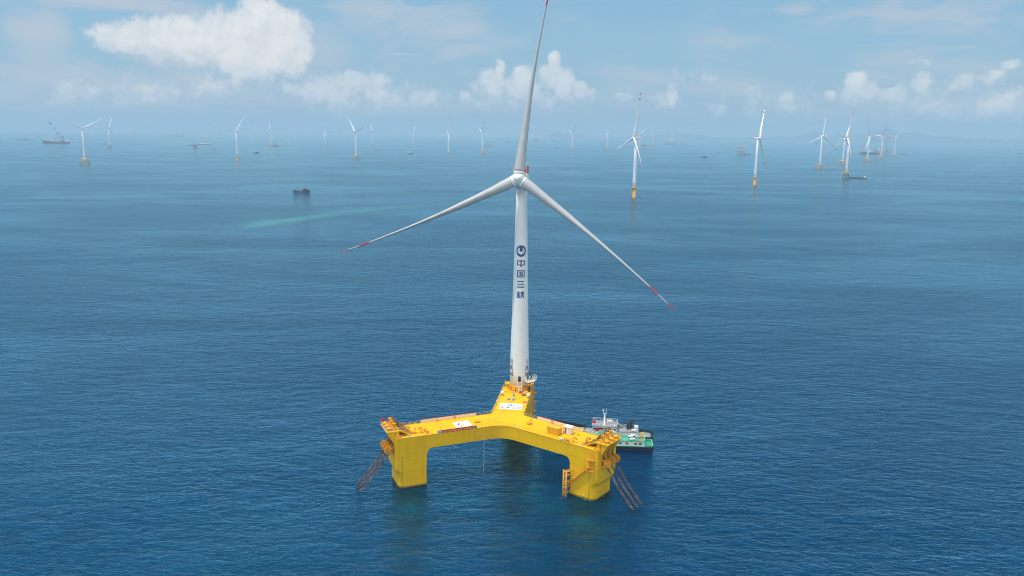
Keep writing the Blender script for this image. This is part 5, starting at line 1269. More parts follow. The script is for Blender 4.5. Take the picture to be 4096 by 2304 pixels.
TURBINES = [  # kind, base pixel, hub pixel, cosine of the yaw off the line of sight, blade angle, side the rotor points to, label
    ('jacket', (341, 656), (330.4, 515), 1.0, 60, 'A', 'turbine on an orange jacket at far left, nacelle tail towards the camera'),
    ('piles', (439.6, 593), (434, 513), .60, 32, 'R', 'turbine on dark piles just right of the far left jacket turbine'),
    ('jacket', (150, 546.5), (148, 505), .32, 56, 'R', 'faint turbine between the long low barge and the left crane ship'),
    ('jacket', (102, 536), (99, 505), .5, 20, 'R', 'very faint turbine above the low barge at the left edge'),
    ('jacket', (367, 549), (365, 503), .10, 68, 'L', 'faint turbine seen behind the right blade of the far left jacket turbine'),
    ('jacket', (521, 555), (518.5, 510.6), .55, 0, 'L', 'left one of two hazy turbines that overlap, right of the pile turbine'),
    ('jacket', (528, 549), (526, 509.6), .15, 62, 'R', 'right one of two hazy turbines that overlap, blades pointing up'),
    ('jacket', (565.6, 538), (564.8, 514), .5, 40, 'L', 'barely visible turbine right of the overlapping hazy pair'),
    ('jacket', (674, 540), (673, 514), .2, 0, 'R', 'barely visible turbine left of the faint jack-up vessel'),
    ('jacket', (696, 546.5), (692.4, 512.8), .52, 76, 'R', 'pale hazy turbine directly left of the faint jack-up vessel'),
    ('jacket', (824.6, 567), (820.7, 515), .84, 72, 'R', 'turbine on pale orange jacket behind the barge loaded with white tower sections'),
    ('jacket', (869.6, 556), (866.7, 515), .40, 96, 'L', 'hazy turbine to the right of the one behind the loaded barge'),
    ('mono', (950.4, 644), (947.8, 522.6), .92, 34, 'R', 'large turbine on a yellow monopile left of centre, one blade to upper right'),
    ('jacket', (1014, 566), (1013.5, 516.5), .32, 60, 'R', 'hazy turbine with blades in a narrow V right of the left monopile turbine'),
    ('jacket', (1039, 544), (1037, 518), .5, 15, 'L', 'very faint turbine behind the narrow V turbine, on its right'),
    ('jacket', (1085, 583.5), (1078, 518), .20, 97, 'L', 'side-on turbine with a white work barge moored at its orange jacket'),
    ('jacket', (1072, 556), (1070.6, 518), .16, 100, 'L', 'hazy turbine half hidden behind the one with the moored work barge'),
    ('jacket', (1182, 565.6), (1181, 520), .60, 30, 'R', 'hazy turbine with one blade to the left, left of the centre turbines'),
    ('jacket', (1140, 542), (1139, 518.7), .6, 70, 'R', 'very faint small turbine between the work barge and the hazy turbine'),
    ('jacket', (1238, 544), (1238, 521.5), .4, 30, 'R', 'very faint small turbine left of the slim turbine on a pale jacket'),
    ('jacket', (1302.6, 583), (1302, 521), .44, 105, 'R', 'slim turbine on a pale jacket, left of the large left-centre jacket turbine'),
    ('jacket', (1425, 635), (1417, 527.4), .48, 78, 'L', 'large side-on turbine on a brown jacket left of the tall floating turbine'),
    ('jacket', (1491, 581), (1487, 523), .44, 94, 'L', 'hazy side-on turbine right of the large brown jacket turbine'),
    ('jacket', (1654.8, 578.5), (1656, 524.3), .22, 48, 'R', 'hazy edge-on turbine midway between two large turbines left of centre'),
    ('jacket', (1715.6, 552), (1714, 526), .52, 44, 'R', 'very faint turbine among distant barges left of centre'),
    ('mono', (1794, 627), (1788, 531), .42, 14, 'L', 'turbine on an orange monopile close to the left of the foreground turbine'),
    ('jacket', (1799, 562), (1799.6, 527.4), .9, 42, 'R', 'hazy turbine hidden behind the orange monopile turbine'),
    ('jacket', (1931, 614.6), (1927, 528.7), .24, 46, 'L', 'side-on turbine on an orange jacket with a long dark barge behind it'),
    ('jacket', (2023.5, 569), (2024, 529.6), .60, 8, 'R', 'hazy turbine just left of the upright blade of the foreground turbine'),
    ('jacket', (2072.4, 564), (2070.4, 529.6), .5, 116, 'L', 'hazy turbine crossing the upright blade of the foreground turbine'),
    ('jacket', (2130, 566), (2129.6, 531.3), .48, 46, 'R', 'hazy turbine just right of the upright blade of the foreground turbine'),
    ('jacket', (2189.3, 558.5), (2190, 531), .6, 20, 'L', 'faint turbine before the small hill right of the foreground turbine'),
    ('jacket', (2254, 556), (2256.7, 532.4), .8, 46, 'R', 'very faint turbine at the right foot of the small hill'),
    ('jacket', (2290.4, 603.5), (2288, 532.4), .36, 47, 'L', 'turbine on an orange jacket, first large one right of the foreground turbine'),
    ('jacket', (2427.8, 599.8), (2428.5, 534), .72, 4, 'R', 'turbine with two drooping blades left of the near right monopile turbine'),
    ('mono', (2535, 790), (2529, 550.5), .42, 12, 'L', 'biggest background turbine, on a yellow monopile with a small boat beside it'),
    ('jacket', (2556.7, 595.4), (2557.8, 534.6), .70, 58, 'R', 'turbine on an orange jacket seen directly right behind the biggest background turbine'),
    ('jacket', (2611.7, 582.4), (2611, 535.6), .20, 72, 'L', 'slim hazy turbine right of the red crane barge'),
    ('jacket', (2666, 568), (2666.5, 535.6), .56, 58, 'R', 'leftmost hazy turbine of the group under construction'),
    ('jacket', (2690, 564), (2693, 538), .40, 4, 'R', 'hazy turbine at the right of the group under construction'),
    ('jacket', (2716, 563), (2716.5, 540), .7, 60, 'R', 'faint turbine before the accommodation barge on the right'),
    ('mono', (3018.5, 741), (3046.6, 553), .30, 30, 'R', 'turbine on a yellow monopile right of the grey substation'),
    ('jacket', (3278, 677), (3295.4, 544), .76, 8, 'R', 'turbine on a large braced jacket, left neighbour of the pile cap turbine'),
    ('piles', (3383, 713), (3387, 553), .36, 12, 'L', 'tall turbine on a pile cap with the dark hulled ship beside it'),
    ('jacket', (3370, 660), (3390, 547), .45, 36, 'R', 'turbine half hidden behind the tall pile cap turbine'),
    ('jacket', (3468, 646), (3481.7, 546.7), .40, 103, 'R', 'turbine on a jacket before the stern of the red and white crane barge'),
    ('jacket', (3522.5, 636), (3524, 545), .45, 36, 'L', 'turbine on a jacket before the red and white crane boom'),
    ('jacket', (3576, 628), (3582, 546.8), .92, 42, 'R', 'turbine with a wide jacket and a ship behind, right of the crane boom'),
    ('jacket', (3302.4, 578), (3303.5, 542), .5, 20, 'R', 'hazy turbine right behind the tower of the large braced jacket turbine'),
    ('jacket', (3317, 580), (3316.5, 542), .4, 20, 'L', 'hazy turbine with a dark boat, between the braced jacket and pile cap turbines'),
    ('jacket', (3349, 579), (3354.6, 540), .15, 62, 'R', 'slim hazy turbine left of the pile cap turbine, blades upright'),
    ('jacket', (3364, 584.6), (3365.4, 544), .72, 58, 'R', 'hazy turbine close to the left of the pile cap turbine'),
    ('jacket', (3849.5, 582.4), (3852, 548.7), .9, 18, 'R', 'first from the left of four small far turbines at right'),
    ('jacket', (3893.6, 583.5), (3895.8, 549.8), .66, 60, 'R', 'second from the left of four small far turbines at right'),
    ('jacket', (3944, 585.6), (3945, 549.8), .68, 54, 'R', 'third from the left of four small far turbines at right'),
    ('jacket', (4051, 589), (4053, 552), .6, 40, 'R', 'rightmost far turbine, with a white boat beside its foot'),
]
for a in TURBINES: place_turbine(*a)

# bare foundations still without a turbine
def bare_jacket(px, py, hpx, label, steel=M['jack']):
    G = g(px, py); D = G.xy.length; s_ = hpx * D / FPX / 17.0
    t_ = thing('jacket_foundation', label, 'foundation', (G.x, G.y, 0), 'bare turbine foundations')
    b = MB(); jacket_mb(b); b.v = [(x * s_ + G.x, y * s_ + G.y, z * s_) for x, y, z in b.v]; b.build('jacket', steel, t_)
    b = MB(); b.box(G.x - 8.8 * s_, G.x + 8.8 * s_, G.y - 8.8 * s_, G.y + 8.8 * s_, 16.6 * s_, 18.2 * s_); b.build('deck', M['yel'], t_)
bare_jacket(350, 541, 4, 'faint bare foundation just right of the far left jacket turbine tower')
bare_jacket(418, 538, 3, 'faint bare foundation just left of the pile turbine')
bare_jacket(1875, 570, 5, 'bare orange jacket standing in open water left of the foreground turbine')
bare_jacket(3537, 612, 11, 'bare orange jacket between the red and white boom and its hanging hooks')
bare_jacket(3661, 579, 8, 'bare orange platform far right of the crane barge')
bare_jacket(3997, 587, 6, 'bare orange jacket between the far right turbines')
bare_jacket(2473, 592, 8, 'small grey platform left of the biggest background turbine', M['grey'])
bare_jacket(1358.7, 541, 6, 'very faint bare frame between the slim and the large brown jacket turbine')
G = g(781, 592); s_ = 12 * G.xy.length / FPX / 20
t_ = thing('pile_foundation', 'dark pile cap on legs without a turbine, left of the loaded barge', 'foundation', (G.x, G.y, 0), 'bare turbine foundations')
b = MB(); b.box(G.x - 9.5 * s_, G.x + 9.5 * s_, G.y - 9 * s_, G.y + 9 * s_, 13 * s_, 19 * s_); b.build('pile_cap', M['rhull'], t_)
for x in (-7.5, 0, 7.5):
    for y in (-6, 6): b = MB(); b.tube((G.x + x * s_, G.y + y * s_, -4), (G.x + x * s_ * .9, G.y + y * s_ * .9, 13 * s_), 1.7 * s_, n=10); b.build('pile', M['conc'], t_)
for i, px in enumerate((2214, 2219)):
    G = g(px, 567.5); s_ = 8 * G.xy.length / FPX; b = MB(); b.tube((G.x, G.y, -3), (G.x, G.y, s_), s_ * 0.13, n=10)
    solo(b, 'steel_pile', M['rhull'], ('left' if i == 0 else 'right') + ' one of two bare piles standing in the water before the small hill', 'pile', (G.x, G.y, 0), 'bare piles')

# ---------------------------------------------------------------- ships and boats
def shull(b, secs):
    b.loft([[(x, -w, zd), (x, -w * .85, zk), (x, w * .85, zk), (x, w, zd)] for x, w, zk, zd in secs])
def fishing_boat():                         # 30 m, bow to -X
    t_ = thing('fishing_boat', 'proto', 'boat')
    b = MB(); shull(b, [(-15.5, 0.2, 1.2, 5.2), (-13, 1.6, -0.5, 4.4), (-9, 2.9, -1, 3.4), (0, 3.3, -1, 2.4), (9, 3.3, -1, 2.6), (14.5, 2.8, -0.5, 3.6)]); h = b.build('hull', M['hull'], t_)
    b = MB(); b.box(2, 13.0, -2.2, 2.2, 2.5, 4.7); b.box(2.2, 8, -1.8, 1.8, 4.7, 6.3); w = b.build('wheelhouse', M['hull'], t_)
    b = MB(); b.box(1.8, 9.0, -2.1, 2.1, 6.3, 6.5); b.build('roof', M['dark'], w)
    b = MB(); b.box(2.1, 2.2, -1.5, 1.5, 5.2, 6.0); b.build('window', M['glass'], w)
    for x, z0, z1, tx in ((-7, 3, 11.5, -0.6), (5, 6.5, 9.6, 0), (10, 5, 11, 1.6), (-4.2, 3, 11.5, 0.9)):
        b = MB(); b.bar((x, 0, z0), (x + tx, 0, z1), 0.28); b.build('mast', M['dark'], t_)
    b = MB(); b.sphere((2.4, 0.5, 7.0), 0.5, 8, 6); b.sphere((3.6, -.5, 6.9), 0.4, 8, 6); b.build('radar', M['white'], w)
    b = MB(); b.path([(-14.5, -1.2, 3.6), (-9, -2.75, 2.5), (0, -3.2, 1.7)], 0.14, 4); b.build('rubbing_strake', M['grey'], h)
    return t_
def cargo_ship():                           # 70 m, bow to -X, house aft
    t_ = thing('cargo_ship', 'proto', 'ship')
    b = MB(); shull(b, [(-35, 0.4, 0, 5.6), (-31, 3.5, -1, 4.6), (-26, 5.6, -1, 3.2), (24, 6.0, -1, 2.6), (35, 5.0, -0.5, 4.0)]); h = b.build('hull', M['hull'], t_)
    b = MB(); b.box(-24, 18, -4.4, 4.4, 2.9, 3.9); b.build('cargo_hatch', M['brown'], t_)
    b = MB(); b.box(23, 32, -4.6, 4.6, 3.0, 8.2); b.box(24, 30, -4.0, 4.0, 8.2, 11); w = b.build('wheelhouse', M['white'], t_)
    b = MB(); b.box(23.8, 30.3, -4.3, 4.3, 11, 11.3); b.build('roof', M['rhull'], w)
    b = MB(); b.box(23.9, 24.0, -3.6, 3.6, 9.2, 10.4); b.build('window', M['glass'], w)
    b = MB(); b.bar((-30, 0, 4), (-30, 0, 11), 0.4); b.build('mast', M['grey'], t_)
    return t_
def crew_boat():                            # 26 m, white house amidships
    t_ = thing('crew_boat', 'proto', 'boat')
    b = MB(); shull(b, [(-13, 0.3, 0.5, 3.6), (-9, 2.4, -1, 2.9), (0, 3.2, -1, 2.2), (13, 3.0, -0.5, 2.2)]); b.build('hull', M['hull'], t_)
    b = MB(); b.box(-4, 7, -2.3, 2.3, 2.2, 4.6); b.box(-2.5, 2.5, -1.8, 1.8, 4.6, 6.6); w = b.build('wheelhouse', M['white'], t_)
    b = MB(); b.box(-2.6, -2.5, -1.5, 1.5, 5.3, 6.2); b.build('window', M['glass'], w)
    b = MB(); b.bar((0, 0, 6.6), (0.3, 0, 9.6), 0.25); b.build('mast', M['white'], t_)
    return t_
def work_barge():                           # 60 m, long dark pontoon with a house at one end
    t_ = thing('work_barge', 'proto', 'barge')
    b = MB(); shull(b, [(-30, 4.5, 1.0, 3.0), (-27, 6.5, -1, 2.8), (27, 6.5, -1, 2.8), (30, 5, 0.8, 3.0)]); b.build('hull', M['hull'], t_)
    b = MB(); b.box(-24, 15, -5.0, 5.0, 2.8, 3.6); b.build('cargo', M['gdeck'], t_)
    b = MB(); b.box(18, 26, -4, 4, 2.8, 7.0); b.box(19, 23, -3, 3, 7.0, 9.2); b.build('deckhouse', M['cream'], t_)
    return t_
def loaded_barge():                         # 90 m deck barge carrying white tower sections
    t_ = thing('loaded_barge', 'proto', 'barge')
    b = MB(); shull(b, [(-45, 6, 1, 4.0), (-42, 9, -1, 3.4), (42, 9, -1, 3.0), (45, 7, 1, 3.2)]); b.build('hull', M['hull'], t_)
    for x0, x1, y in ((-38, -12, -3.5), (-9, 10, -3.5), (14, 32, -3.5), (-30, -5, 4.2)):
        b = MB(); b.smooth = True; b.tube((x0, y, 6.2), (x1, y, 5.8), 2.9, 2.4, n=14); b.build('tower_section', M['white'], t_)
    b = MB(); b.box(-44, -39, -5, 5, 3.4, 9); b.build('deckhouse', M['rhull'], t_)
    return t_
def crane_barge():                          # 60 m barge with a house and one leaning lattice crane
    t_ = thing('crane_barge', 'proto', 'crane barge')
    b = MB(); shull(b, [(-30, 7, 0.5, 5.0), (-28, 9, -1, 4.6), (28, 9, -1, 4.6), (30, 7, 0.5, 5.0)]); b.build('hull', M['rhull'], t_)
    b = MB(); b.box(8, 24, -7, 7, 4.6, 11); b.box(10, 20, -6, 6, 11, 16); b.build('deckhouse', M['cream'], t_)
    b = MB(); b.box(-15, -7, -4, 4, 4.6, 12); c = b.build('crane_house', M['hull'], t_)
    b = MB()
    for y in (-1.6, 1.6): b.bar((-12, y, 10), (-4, y * .4, 52), 0.9)
    for i in range(9): z = 12 + i * 4.3; x = -12 + (z - 10) / 42 * 8; y = 1.6 - (z - 10) / 42; b.bar((x, -y, z), (x + .8, y, z + 4), 0.6)
    b.bar((-8, 0, 11), (-4, 0, 52), 0.4); b.build('boom', M['rhull'], c)
    for x in (-1, 5): b = MB(); b.bar((x, 0, 4.6), (x, 0, 26), 0.9); b.build('post', M['rhull'], t_)
    return t_
def jackup_vessel():                        # 60 m jack-up rig on four legs with two cranes
    t_ = thing('jackup_vessel', 'proto', 'jack-up vessel')
    b = MB(); shull(b, [(-34, 8, 5.5, 9.5), (-28, 14, 4.5, 9.0), (28, 14, 4.5, 9.0), (31, 13, 5, 9.0)]); b.build('hull', M['hull'], t_)
    for x in (-22, 22):
        for y in (-11, 11): b = MB(); b.bar((x, y, -4), (x, y, 36), 2.2); b.build('leg', M['rhull'], t_)
    b = MB(); b.box(-30, -15, -8, 8, 9, 18); b.build('deckhouse', M['white'], t_)
    for x0, x1, z1 in ((-20, -26, 50), (16, 28, 78)):
        b = MB(); b.box(x0 - 3, x0 + 3, -3, 3, 9, 22)
        for y in (-1.3, 1.3): b.bar((x0, y, 20), (x1, y * .3, z1), 1.1)
        for i in range(8): f = i / 8; b.bar((x0 + (x1 - x0) * f, -1.3 * (1 - .7 * f), 20 + (z1 - 20) * f), (x0 + (x1 - x0) * (f + .12), 1.3 * (1 - .7 * f), 20 + (z1 - 20) * (f + .12)), 0.7)
        b.build('crane', M['rhull'], t_)
    return t_
SHIPS = {f.__name__: [f, None, L] for f, L in ((fishing_boat, 30), (cargo_ship, 70), (crew_boat, 26), (work_barge, 60), (loaded_barge, 90), (crane_barge, 60), (jackup_vessel, 62))}
def ship(kind, x0, x1, py, label, bow='L', turn=0.0, grp='ships of the wind farm'):
    f, pr, L = SHIPS[kind]
    if pr is None: t_ = f(); SHIPS[kind][1] = t_
    else: t_ = copy_tree(pr)
    G = g((x0 + x1) / 2, py); dep = (G - EYE).dot(fwd); s_ = (x1 - x0) * dep / FPX / L / max(0.3, math.cos(R(turn)))
    t_.location = (G.x, G.y, 0); t_.scale = (s_, s_, s_); t_.rotation_euler = (0, 0, (0 if bow == 'L' else PI) + R(turn) - math.atan2(G.x, G.y))
    t_['label'] = label; t_['group'] = grp
    return t_
FLEET = [
    ('fishing_boat', 1174, 1240, 769, 'dark fishing boat with masts, bow left, nearest boat on the left', 'L', 10),
    ('fishing_boat', 1012, 1036, 613, 'dark fishing boat just right of the left monopile turbine', 'L', 5),
    ('fishing_boat', 2803, 2828, 629.5, 'small dark fishing boat in open water left of the substation', 'L', 8),
    ('cargo_ship', 72, 120, 558, 'long low barge with a red and white stern house near the left edge', 'L', 0),
    ('cargo_ship', 843, 873, 596, 'dark ship right of the bare pile cap and below the loaded barge', 'R', 0),
    ('cargo_ship', 745, 773, 581.5, 'bluish grey coaster left of the bare pile cap', 'R', 0),
    ('cargo_ship', 1010, 1026, 583, 'low dark vessel under the turbine with blades in a narrow V', 'L', 0),
    ('cargo_ship', 1122, 1140, 582, 'low dark vessel right of the white work barge', 'L', 0),
    ('cargo_ship', 2440, 2461, 599.5, 'small dark boat beside the foot of the turbine with drooping blades', 'L', 0),
    ('cargo_ship', 3401, 3464, 713, 'dark hulled ship with a white house beside the pile cap turbine', 'L', 6),
    ('cargo_ship', 3595, 3631, 617, 'dark ship half hidden behind the wide jacket right of the crane boom', 'L', 0),
    ('cargo_ship', 2494, 2528, 588, 'grey ship with deck gear left behind the biggest background turbine', 'L', 0),
    ('crew_boat', 1496, 1516, 597, 'small white and red boat with a wake right of the brown jacket turbine', 'L', 0),
    ('crew_boat', 2218, 2238, 590, 'small boat with a white house left of the first large right turbine', 'L', 0),
    ('crew_boat', 2571, 2591, 596, 'boat with a bright white cabin right of the biggest background turbine', 'L', 0),
    ('crew_boat', 2905, 2923, 595.5, 'small grey boat just left of the substation', 'R', 0),
    ('crew_boat', 2862, 2875, 609, 'tiny dark boat in open water between fishing boat and substation', 'R', 0),
    ('crew_boat', 3256, 3264, 597, 'tiny boat left of the tower of the large braced jacket turbine', 'R', 0),
    ('crew_boat', 2557, 2573, 791, 'small dark boat beside the foot of the biggest background turbine', 'L', 0),
    ('crew_boat', 4079, 4101, 615, 'white and red boat cut by the right edge', 'L', 0),
    ('crew_boat', 1634, 1650, 614.5, 'small dark boat seen end on, heading for the camera', 'L', 55),
    ('crew_boat', 3008, 3026, 573, 'faint boat just left of the right monopile turbine', 'L', 0),
    ('crew_boat', 1945, 1963, 570, 'hazy small boat above the long barge right of the side-on jacket turbine', 'L', 0),
    ('crew_boat', 648, 656, 562, 'tiny hazy boat between the overlapping turbines and the coaster', 'R', 0),
    ('crew_boat', 3017, 3017.5, 0, '', 'L', 0) if False else ('crew_boat', 4052, 4075, 583, 'white boat at the foot of the rightmost far turbine', 'L', 0),
    ('work_barge', 411, 431, 577.5, 'low dark boat just left of the pile turbine foot', 'L', 0),
    ('work_barge', 1933, 1972, 584.5, 'long dark barge right behind the side-on jacket turbine', 'L', 0),
    ('work_barge', 2060, 2080, 567.5, 'dark barge half hidden by the left edge of the upright blade', 'R', 0),
    ('work_barge', 2021, 2039, 569.5, 'hazy barge at the foot of the turbine left of the upright blade', 'R', 0),
    ('work_barge', 1663, 1681, 549.5, 'very faint barge behind the hazy edge-on turbine', 'L', 0),
    ('work_barge', 1727, 1750, 550, 'very faint barge left of the orange monopile turbine', 'L', 0),
    ('work_barge', 1856, 1874, 552, 'very faint barge above the bare orange jacket in open water', 'L', 0),
    ('work_barge', 3418, 3444, 618, 'low barge with a pale cargo left of the red and white crane barge', 'L', 0),
    ('work_barge', 2930, 2948, 575, 'left boat of a faint row of three above the substation', 'R', 0),
    ('work_barge', 2950, 2968, 576, 'right boat of a faint row of three above the substation', 'R', 0),
    ('work_barge', 2964, 3002, 618, 'red and white service vessel at the right foot of the substation', 'R', 0),
    ('work_barge', 3318, 3330, 580.5, 'dark hazy boat at the foot of a far turbine left of the pile cap turbine', 'L', 0),
    ('loaded_barge', 796, 843, 578, 'big barge loaded with white tower sections', 'L', 0),
    ('crane_barge', 1080, 1116, 585, 'work barge with white house and small crane moored at a jacket', 'R', 0),
    ('crane_barge', 2567, 2601, 583, 'dark red crane barge with a leaning boom right of the biggest background turbine', 'L', 0),
    ('crane_barge', 2133, 2166, 562, 'hazy reddish crane barge right of the upright blade', 'L', 0),
    ('crane_barge', 3487, 3510, 597, 'barge with posts framed by the red and white crane boom', 'R', 0),
    ('jackup_vessel', 705, 736, 548, 'faint jack-up vessel with two cranes on the left horizon', 'L', 0),
    ('jackup_vessel', 2648, 2662, 564, 'faint red and white jack-up vessel left of the construction group', 'L', 0),
    ('jackup_vessel', 2723, 2739, 573.5, 'cream accommodation rig right of the construction group', 'R', 0),
    ('jackup_vessel', 3260, 3284, 577, 'red jack-up rig just left of the large braced jacket turbine tower', 'R', 0),
    ('jackup_vessel', 38, 62, 531, 'very faint crane rig at the left edge of the horizon', 'R', 0),
]
for a in FLEET: ship(*a)
# wake foam of the moving boats
def wake(x0, x1, py, label, w=3.0):
    p, q = g(x0, py), g(x1, py); d = (q - p).normalized(); n = Vector((-d.y, d.x, 0)); b = MB(); rr_ = random.Random(int(x0)); N = 9
    up_, dn = [], []
    for i in range(N + 1):
        c = p.lerp(q, i / N); f = w * (1 - i / N * .8) * rr_.uniform(.5, 1.2); up_.append(c + n * f + Vector((0, 0, .1))); dn.append(c - n * f + Vector((0, 0, .1)))
    b.loft([up_, dn], cap=False, closed=False); solo(b, 'wake_foam', M['foam'], label, 'wake', tuple(p), 'foam wakes of boats')
wake(1182, 1236, 771, 'white foam along the hull of the nearest fishing boat', 1.4)
wake(1515, 1540, 598, 'white wake behind the small white boat left of the foreground turbine', 3)
wake(2827, 2838, 631, 'short white wake behind the fishing boat left of the substation', 2)

# crane ship on the left: dark red hull, white bow, tall pale lattice crane leaning back
def lattice(b, p, q, w0, w1, n, t=0.9):
    p, q = Vector(p), Vector(q); d = (q - p).normalized(); s_ = d.cross(Vector((0, 1, 0))).normalized(); u = Vector((0, 1, 0))
    P = lambda f, i: p.lerp(q, f) + (s_ * (1, 1, -1, -1)[i] + u * (1, -1, -1, 1)[i]) * (w0 + (w1 - w0) * f) / 2
    for i in range(4): b.bar(P(0, i), P(1, i), t)
    for k in range(n):
        for i in range(4): b.bar(P(k / n, i), P((k + 1) / n, (i + 1) % 4), t * .7)
def crane_ship():
    G = g(226, 574); D = (G - EYE).dot(fwd); s_ = 95 * D / FPX / 100.0
    t_ = thing('crane_ship', 'dark red crane ship with a tall white and red lattice crane on the left', 'crane ship', (0, 0, 0))
    WORLD[t_] = Vector((0, 0, 0))
    b = MB(); shull(b, [(-50, 4, 2, 15), (-46, 10, -1, 13.5), (-30, 13, -1, 11), (-22, 13, -1, 8), (34, 13, -1, 8), (48, 12, -0.5, 5), (50, 11, 1, 5)]); h = b.build('hull', M['rhull'], t_)
    b = MB(); b.box(-47, -26, -9, 9, 12.5, 17); b.box(-45, -34, -8, 8, 17, 22); b.build('bridge', M['white'], t_)
    b = MB(); b.smooth = True; b.lathe((-40, 0, 23.5), [(0, 0), (9, 0), (9, 0.8), (0, 0.9)], 16); b.build('helideck', M['grey'], t_)
    b = MB(); b.box(33, 45, -8, 8, 7, 17); b.build('deckhouse', M['white'], t_)
    b = MB(); b.box(-6, 14, -6, 6, 8, 11); b.build('deck_cargo', M['cream'], t_)
    b = MB(); b.smooth = True; b.tube((22, 0, 7), (22, 0, 24), 5.5, n=16); b.smooth = False; b.box(14, 30, -6, 6, 24, 31); c = b.build('crane_house', M['grey'], t_)
    for i in range(6):
        b = MB(); f0, f1 = i / 6, (i + 1) / 6; p0, p1 = Vector((17, 0, 29)), Vector((-17, 0, 84)); lattice(b, p0.lerp(p1, f0), p0.lerp(p1, f1), 7 - 3.5 * f0, 7 - 3.5 * f1, 2, 1.1); b.build('boom_section', M['rhull'] if i % 2 else M['white'], c)
    b = MB(); b.bar((-13, 0, 84), (-22, 0, 87), 4.5, 2.5); b.build('boom_head', M['hull'], c)
    b = MB()
    for y in (-2, 2): b.bar((27, y, 40), (-16, y * .4, 84), 0.5); b.bar((27, y, 31), (27, y, 41), 1.2)
    b.build('stay', M['grey'], c)
    b = MB()
    for y in (-1, 1): b.bar((-18.5, y, 85), (-16, y, 42), 0.45)
    b.build('hoist_rope', M['grey'], c)
    b = MB(); lattice(b, (-14, 0, 8), (-14, 0, 38), 3.5, 3, 6, 0.8); b.build('crane_rest', M['white'], t_)
    b = MB(); b.bar((-26, 0, 12), (-26, 0, 30), 1.4); b.build('mast', M['grey'], t_)
    t_.location = (G.x, G.y, 0); t_.scale = (s_, s_, s_); t_.rotation_euler = (0, 0, -math.atan2(G.x, G.y))
crane_ship()
# red and white sheerleg barge on the right
def sheerleg():
    G = g(3482, 616); D = (G - EYE).dot(fwd); s_ = 80 * D / FPX / 100.0
    t_ = thing('sheerleg_barge', 'floating crane barge with a huge red and white sloping boom', 'crane barge', (0, 0, 0))
    b = MB(); shull(b, [(-50, 14, 1, 6), (-47, 17, -1, 5.5), (47, 17, -1, 5.5), (50, 14, 1, 6)]); b.build('hull', M['hull'], t_)
    b = MB(); b.box(-46, 30, -15, 15, 5.5, 8); b.build('deck_gear', M['rhull'], t_)
    b = MB(); b.box(-13, 2, -9, 9, 8, 15); b.box(-9, 0, -8, 8, 15, 18); b.build('deckhouse', M['white'], t_)
    for i in range(5):                      # A-frame at the stern, striped
        b = MB(); z0, z1 = 6 + i * 6, 12 + i * 6
        for y in (-9, 9): b.bar((-42, y * (1 - i * .08), z0), (-42 + .8, y * (1 - (i + 1) * .08), z1), 2.2); b.bar((-22 - i * 2.6, y * (1 - i * .08), z0), (-24.6 - i * 2.6, y * (1 - (i + 1) * .08), z1), 2.0)
        b.bar((-42, -9, z1), (-42, 9, z1), 1.6); b.bar((-42, 0, z1), (-24 - i * 2.6, 0, z1), 1.6); b.build('back_frame', M['lred'] if i % 2 == 0 else M['white'], t_)
    p0, p1 = Vector((22, 0, 8)), Vector((76, 0, 80))
    for i in range(6):
        f0, f1 = i / 6, (i + 1) / 6
        for y in (-1, 1):
            b = MB(); a, c = p0.lerp(p1, f0), p0.lerp(p1, f1); wy0, wy1 = 11 - 8 * f0, 11 - 8 * f1
            for o in (-1.8, 1.8): b.bar(a + Vector((o * (1.6 - f0), y * wy0, 0)), c + Vector((o * (1.6 - f1), y * wy1, 0)), 1.9)
            b.bar(a + Vector((-2, y * wy0, 0)), c + Vector((2, y * wy1, 0)), 1.1); b.bar(a + Vector((2, y * wy0, 0)), c + Vector((-2, y * wy1, 0)), 1.1)
            b.build('boom_section', M['lred'] if i % 2 == 0 else M['white'], t_)
    b = MB(); b.box(68, 84, -4, 4, 79, 84); b.build('boom_head', M['lred'], t_)
    b = MB()
    for y in (-3, -1, 1, 3): b.bar((-38, y * 2, 38), (72, y, 80), 0.7)
    b.build('stay', M['hull'], t_)
    for x in (66, 71, 77):
        b = MB(); b.bar((x, 0, 80), (x - 2, 0, 24), 0.9); b.box(x - 3.4, x - 0.8, -1, 1, 18, 24); b.build('hoist', M['dark'], t_)
    t_.location = (G.x, G.y, 0); t_.scale = (s_, s_, s_); t_.rotation_euler = (0, 0, -math.atan2(G.x, G.y))
sheerleg()
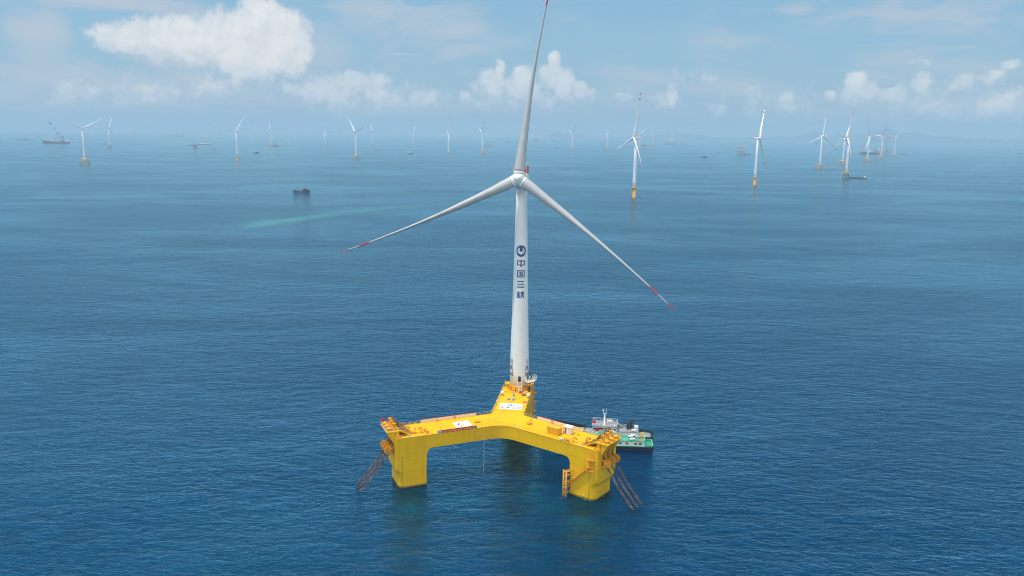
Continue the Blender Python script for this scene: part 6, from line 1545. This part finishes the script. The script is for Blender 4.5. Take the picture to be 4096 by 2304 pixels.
# offshore substation
def substation():
    G = g(2962, 617); D = (G - EYE).dot(fwd); s_ = 37 * D / FPX / 50.0
    t_ = thing('substation', 'grey and red offshore substation, a stack of decks on legs', 'substation', (0, 0, 0))
    for x in (-15, -5, 5, 15):
        for y in (-10, 10): b = MB(); b.tube((x, y, -4), (x * .95, y, 17), 1.3, n=8); b.build('leg', M['conc'], t_)
    b = MB()
    for y in (-10, 10):
        for x in (-15, -5, 5): b.bar((x, y, 1), (x + 10, y, 15), 1.0); b.bar((x + 10, y, 1), (x, y, 15), 1.0)
    b.build('bracing', M['jack'], t_)
    for z0, z1, w, m_ in ((17, 19, 25, 'rhull'), (19, 25, 19, 'grey'), (25, 26.2, 25, 'cream'), (26.2, 32, 22, 'gdeck'), (32, 33.5, 25, 'cream'), (33.5, 36, 17, 'lred')):
        b = MB(); b.box(-w, w, -13, 13, z0, z1); b.build('deck_level', M[m_], t_)
    b = MB(); b.bar((0, 0, 36), (0, 0, 43), 0.8); b.bar((-2, 0, 40), (5, 0, 44), 0.6); b.build('crane', M['hull'], t_)
    t_.location = (G.x, G.y, 0); t_.scale = (s_, s_, s_); t_.rotation_euler = (0, 0, -math.atan2(G.x, G.y))
substation()
# bare towers standing upright on a red transport barge
G = g(2681, 577); D = (G - EYE).dot(fwd); s_ = 44 * D / FPX / 100.0
t_ = thing('transport_barge', 'red barge in the construction group with white tower pieces upright on it', 'barge', (0, 0, 0))
b = MB(); shull(b, [(-50, 10, 0, 8), (-46, 14, -1, 8), (46, 14, -1, 8), (50, 10, 0, 8)]); b.build('hull', M['lred'], t_)
for x, z in ((-8, 66), (10, 62)): b = MB(); b.smooth = True; b.tube((x, 0, 8), (x, 0, z), 3.2, 2.5, n=12); b.build('tower_section', M['white'], t_)
b = MB(); lattice(b, (-22, 4, 8), (-22, 4, 100), 6, 6, 10, 1.4); b.build('leg', M['grey'], t_)
t_.location = (G.x, G.y, 0); t_.scale = (s_, s_, s_); t_.rotation_euler = (0, 0, -math.atan2(G.x, G.y))

# ---------------------------------------------------------------- sea haze
def haze():
    m = bpy.data.materials.new('sea_haze'); m.use_nodes = True
    t = NT(m.node_tree); m.node_tree.nodes.clear()
    pv = t.node('ShaderNodeVolumePrincipled')
    pv.inputs['Color'].default_value = (0.50, 0.70, 0.86, 1)
    pv.inputs['Density'].default_value = 0.0001
    out = t.node('ShaderNodeOutputMaterial'); t.l.new(pv.outputs[0], out.inputs['Volume'])
    b = MB(); b.box(-26000, 26000, -26000, 26000, -41.0, 360.0)
    o = b.build('haze', m); o['kind'] = 'stuff'
haze()
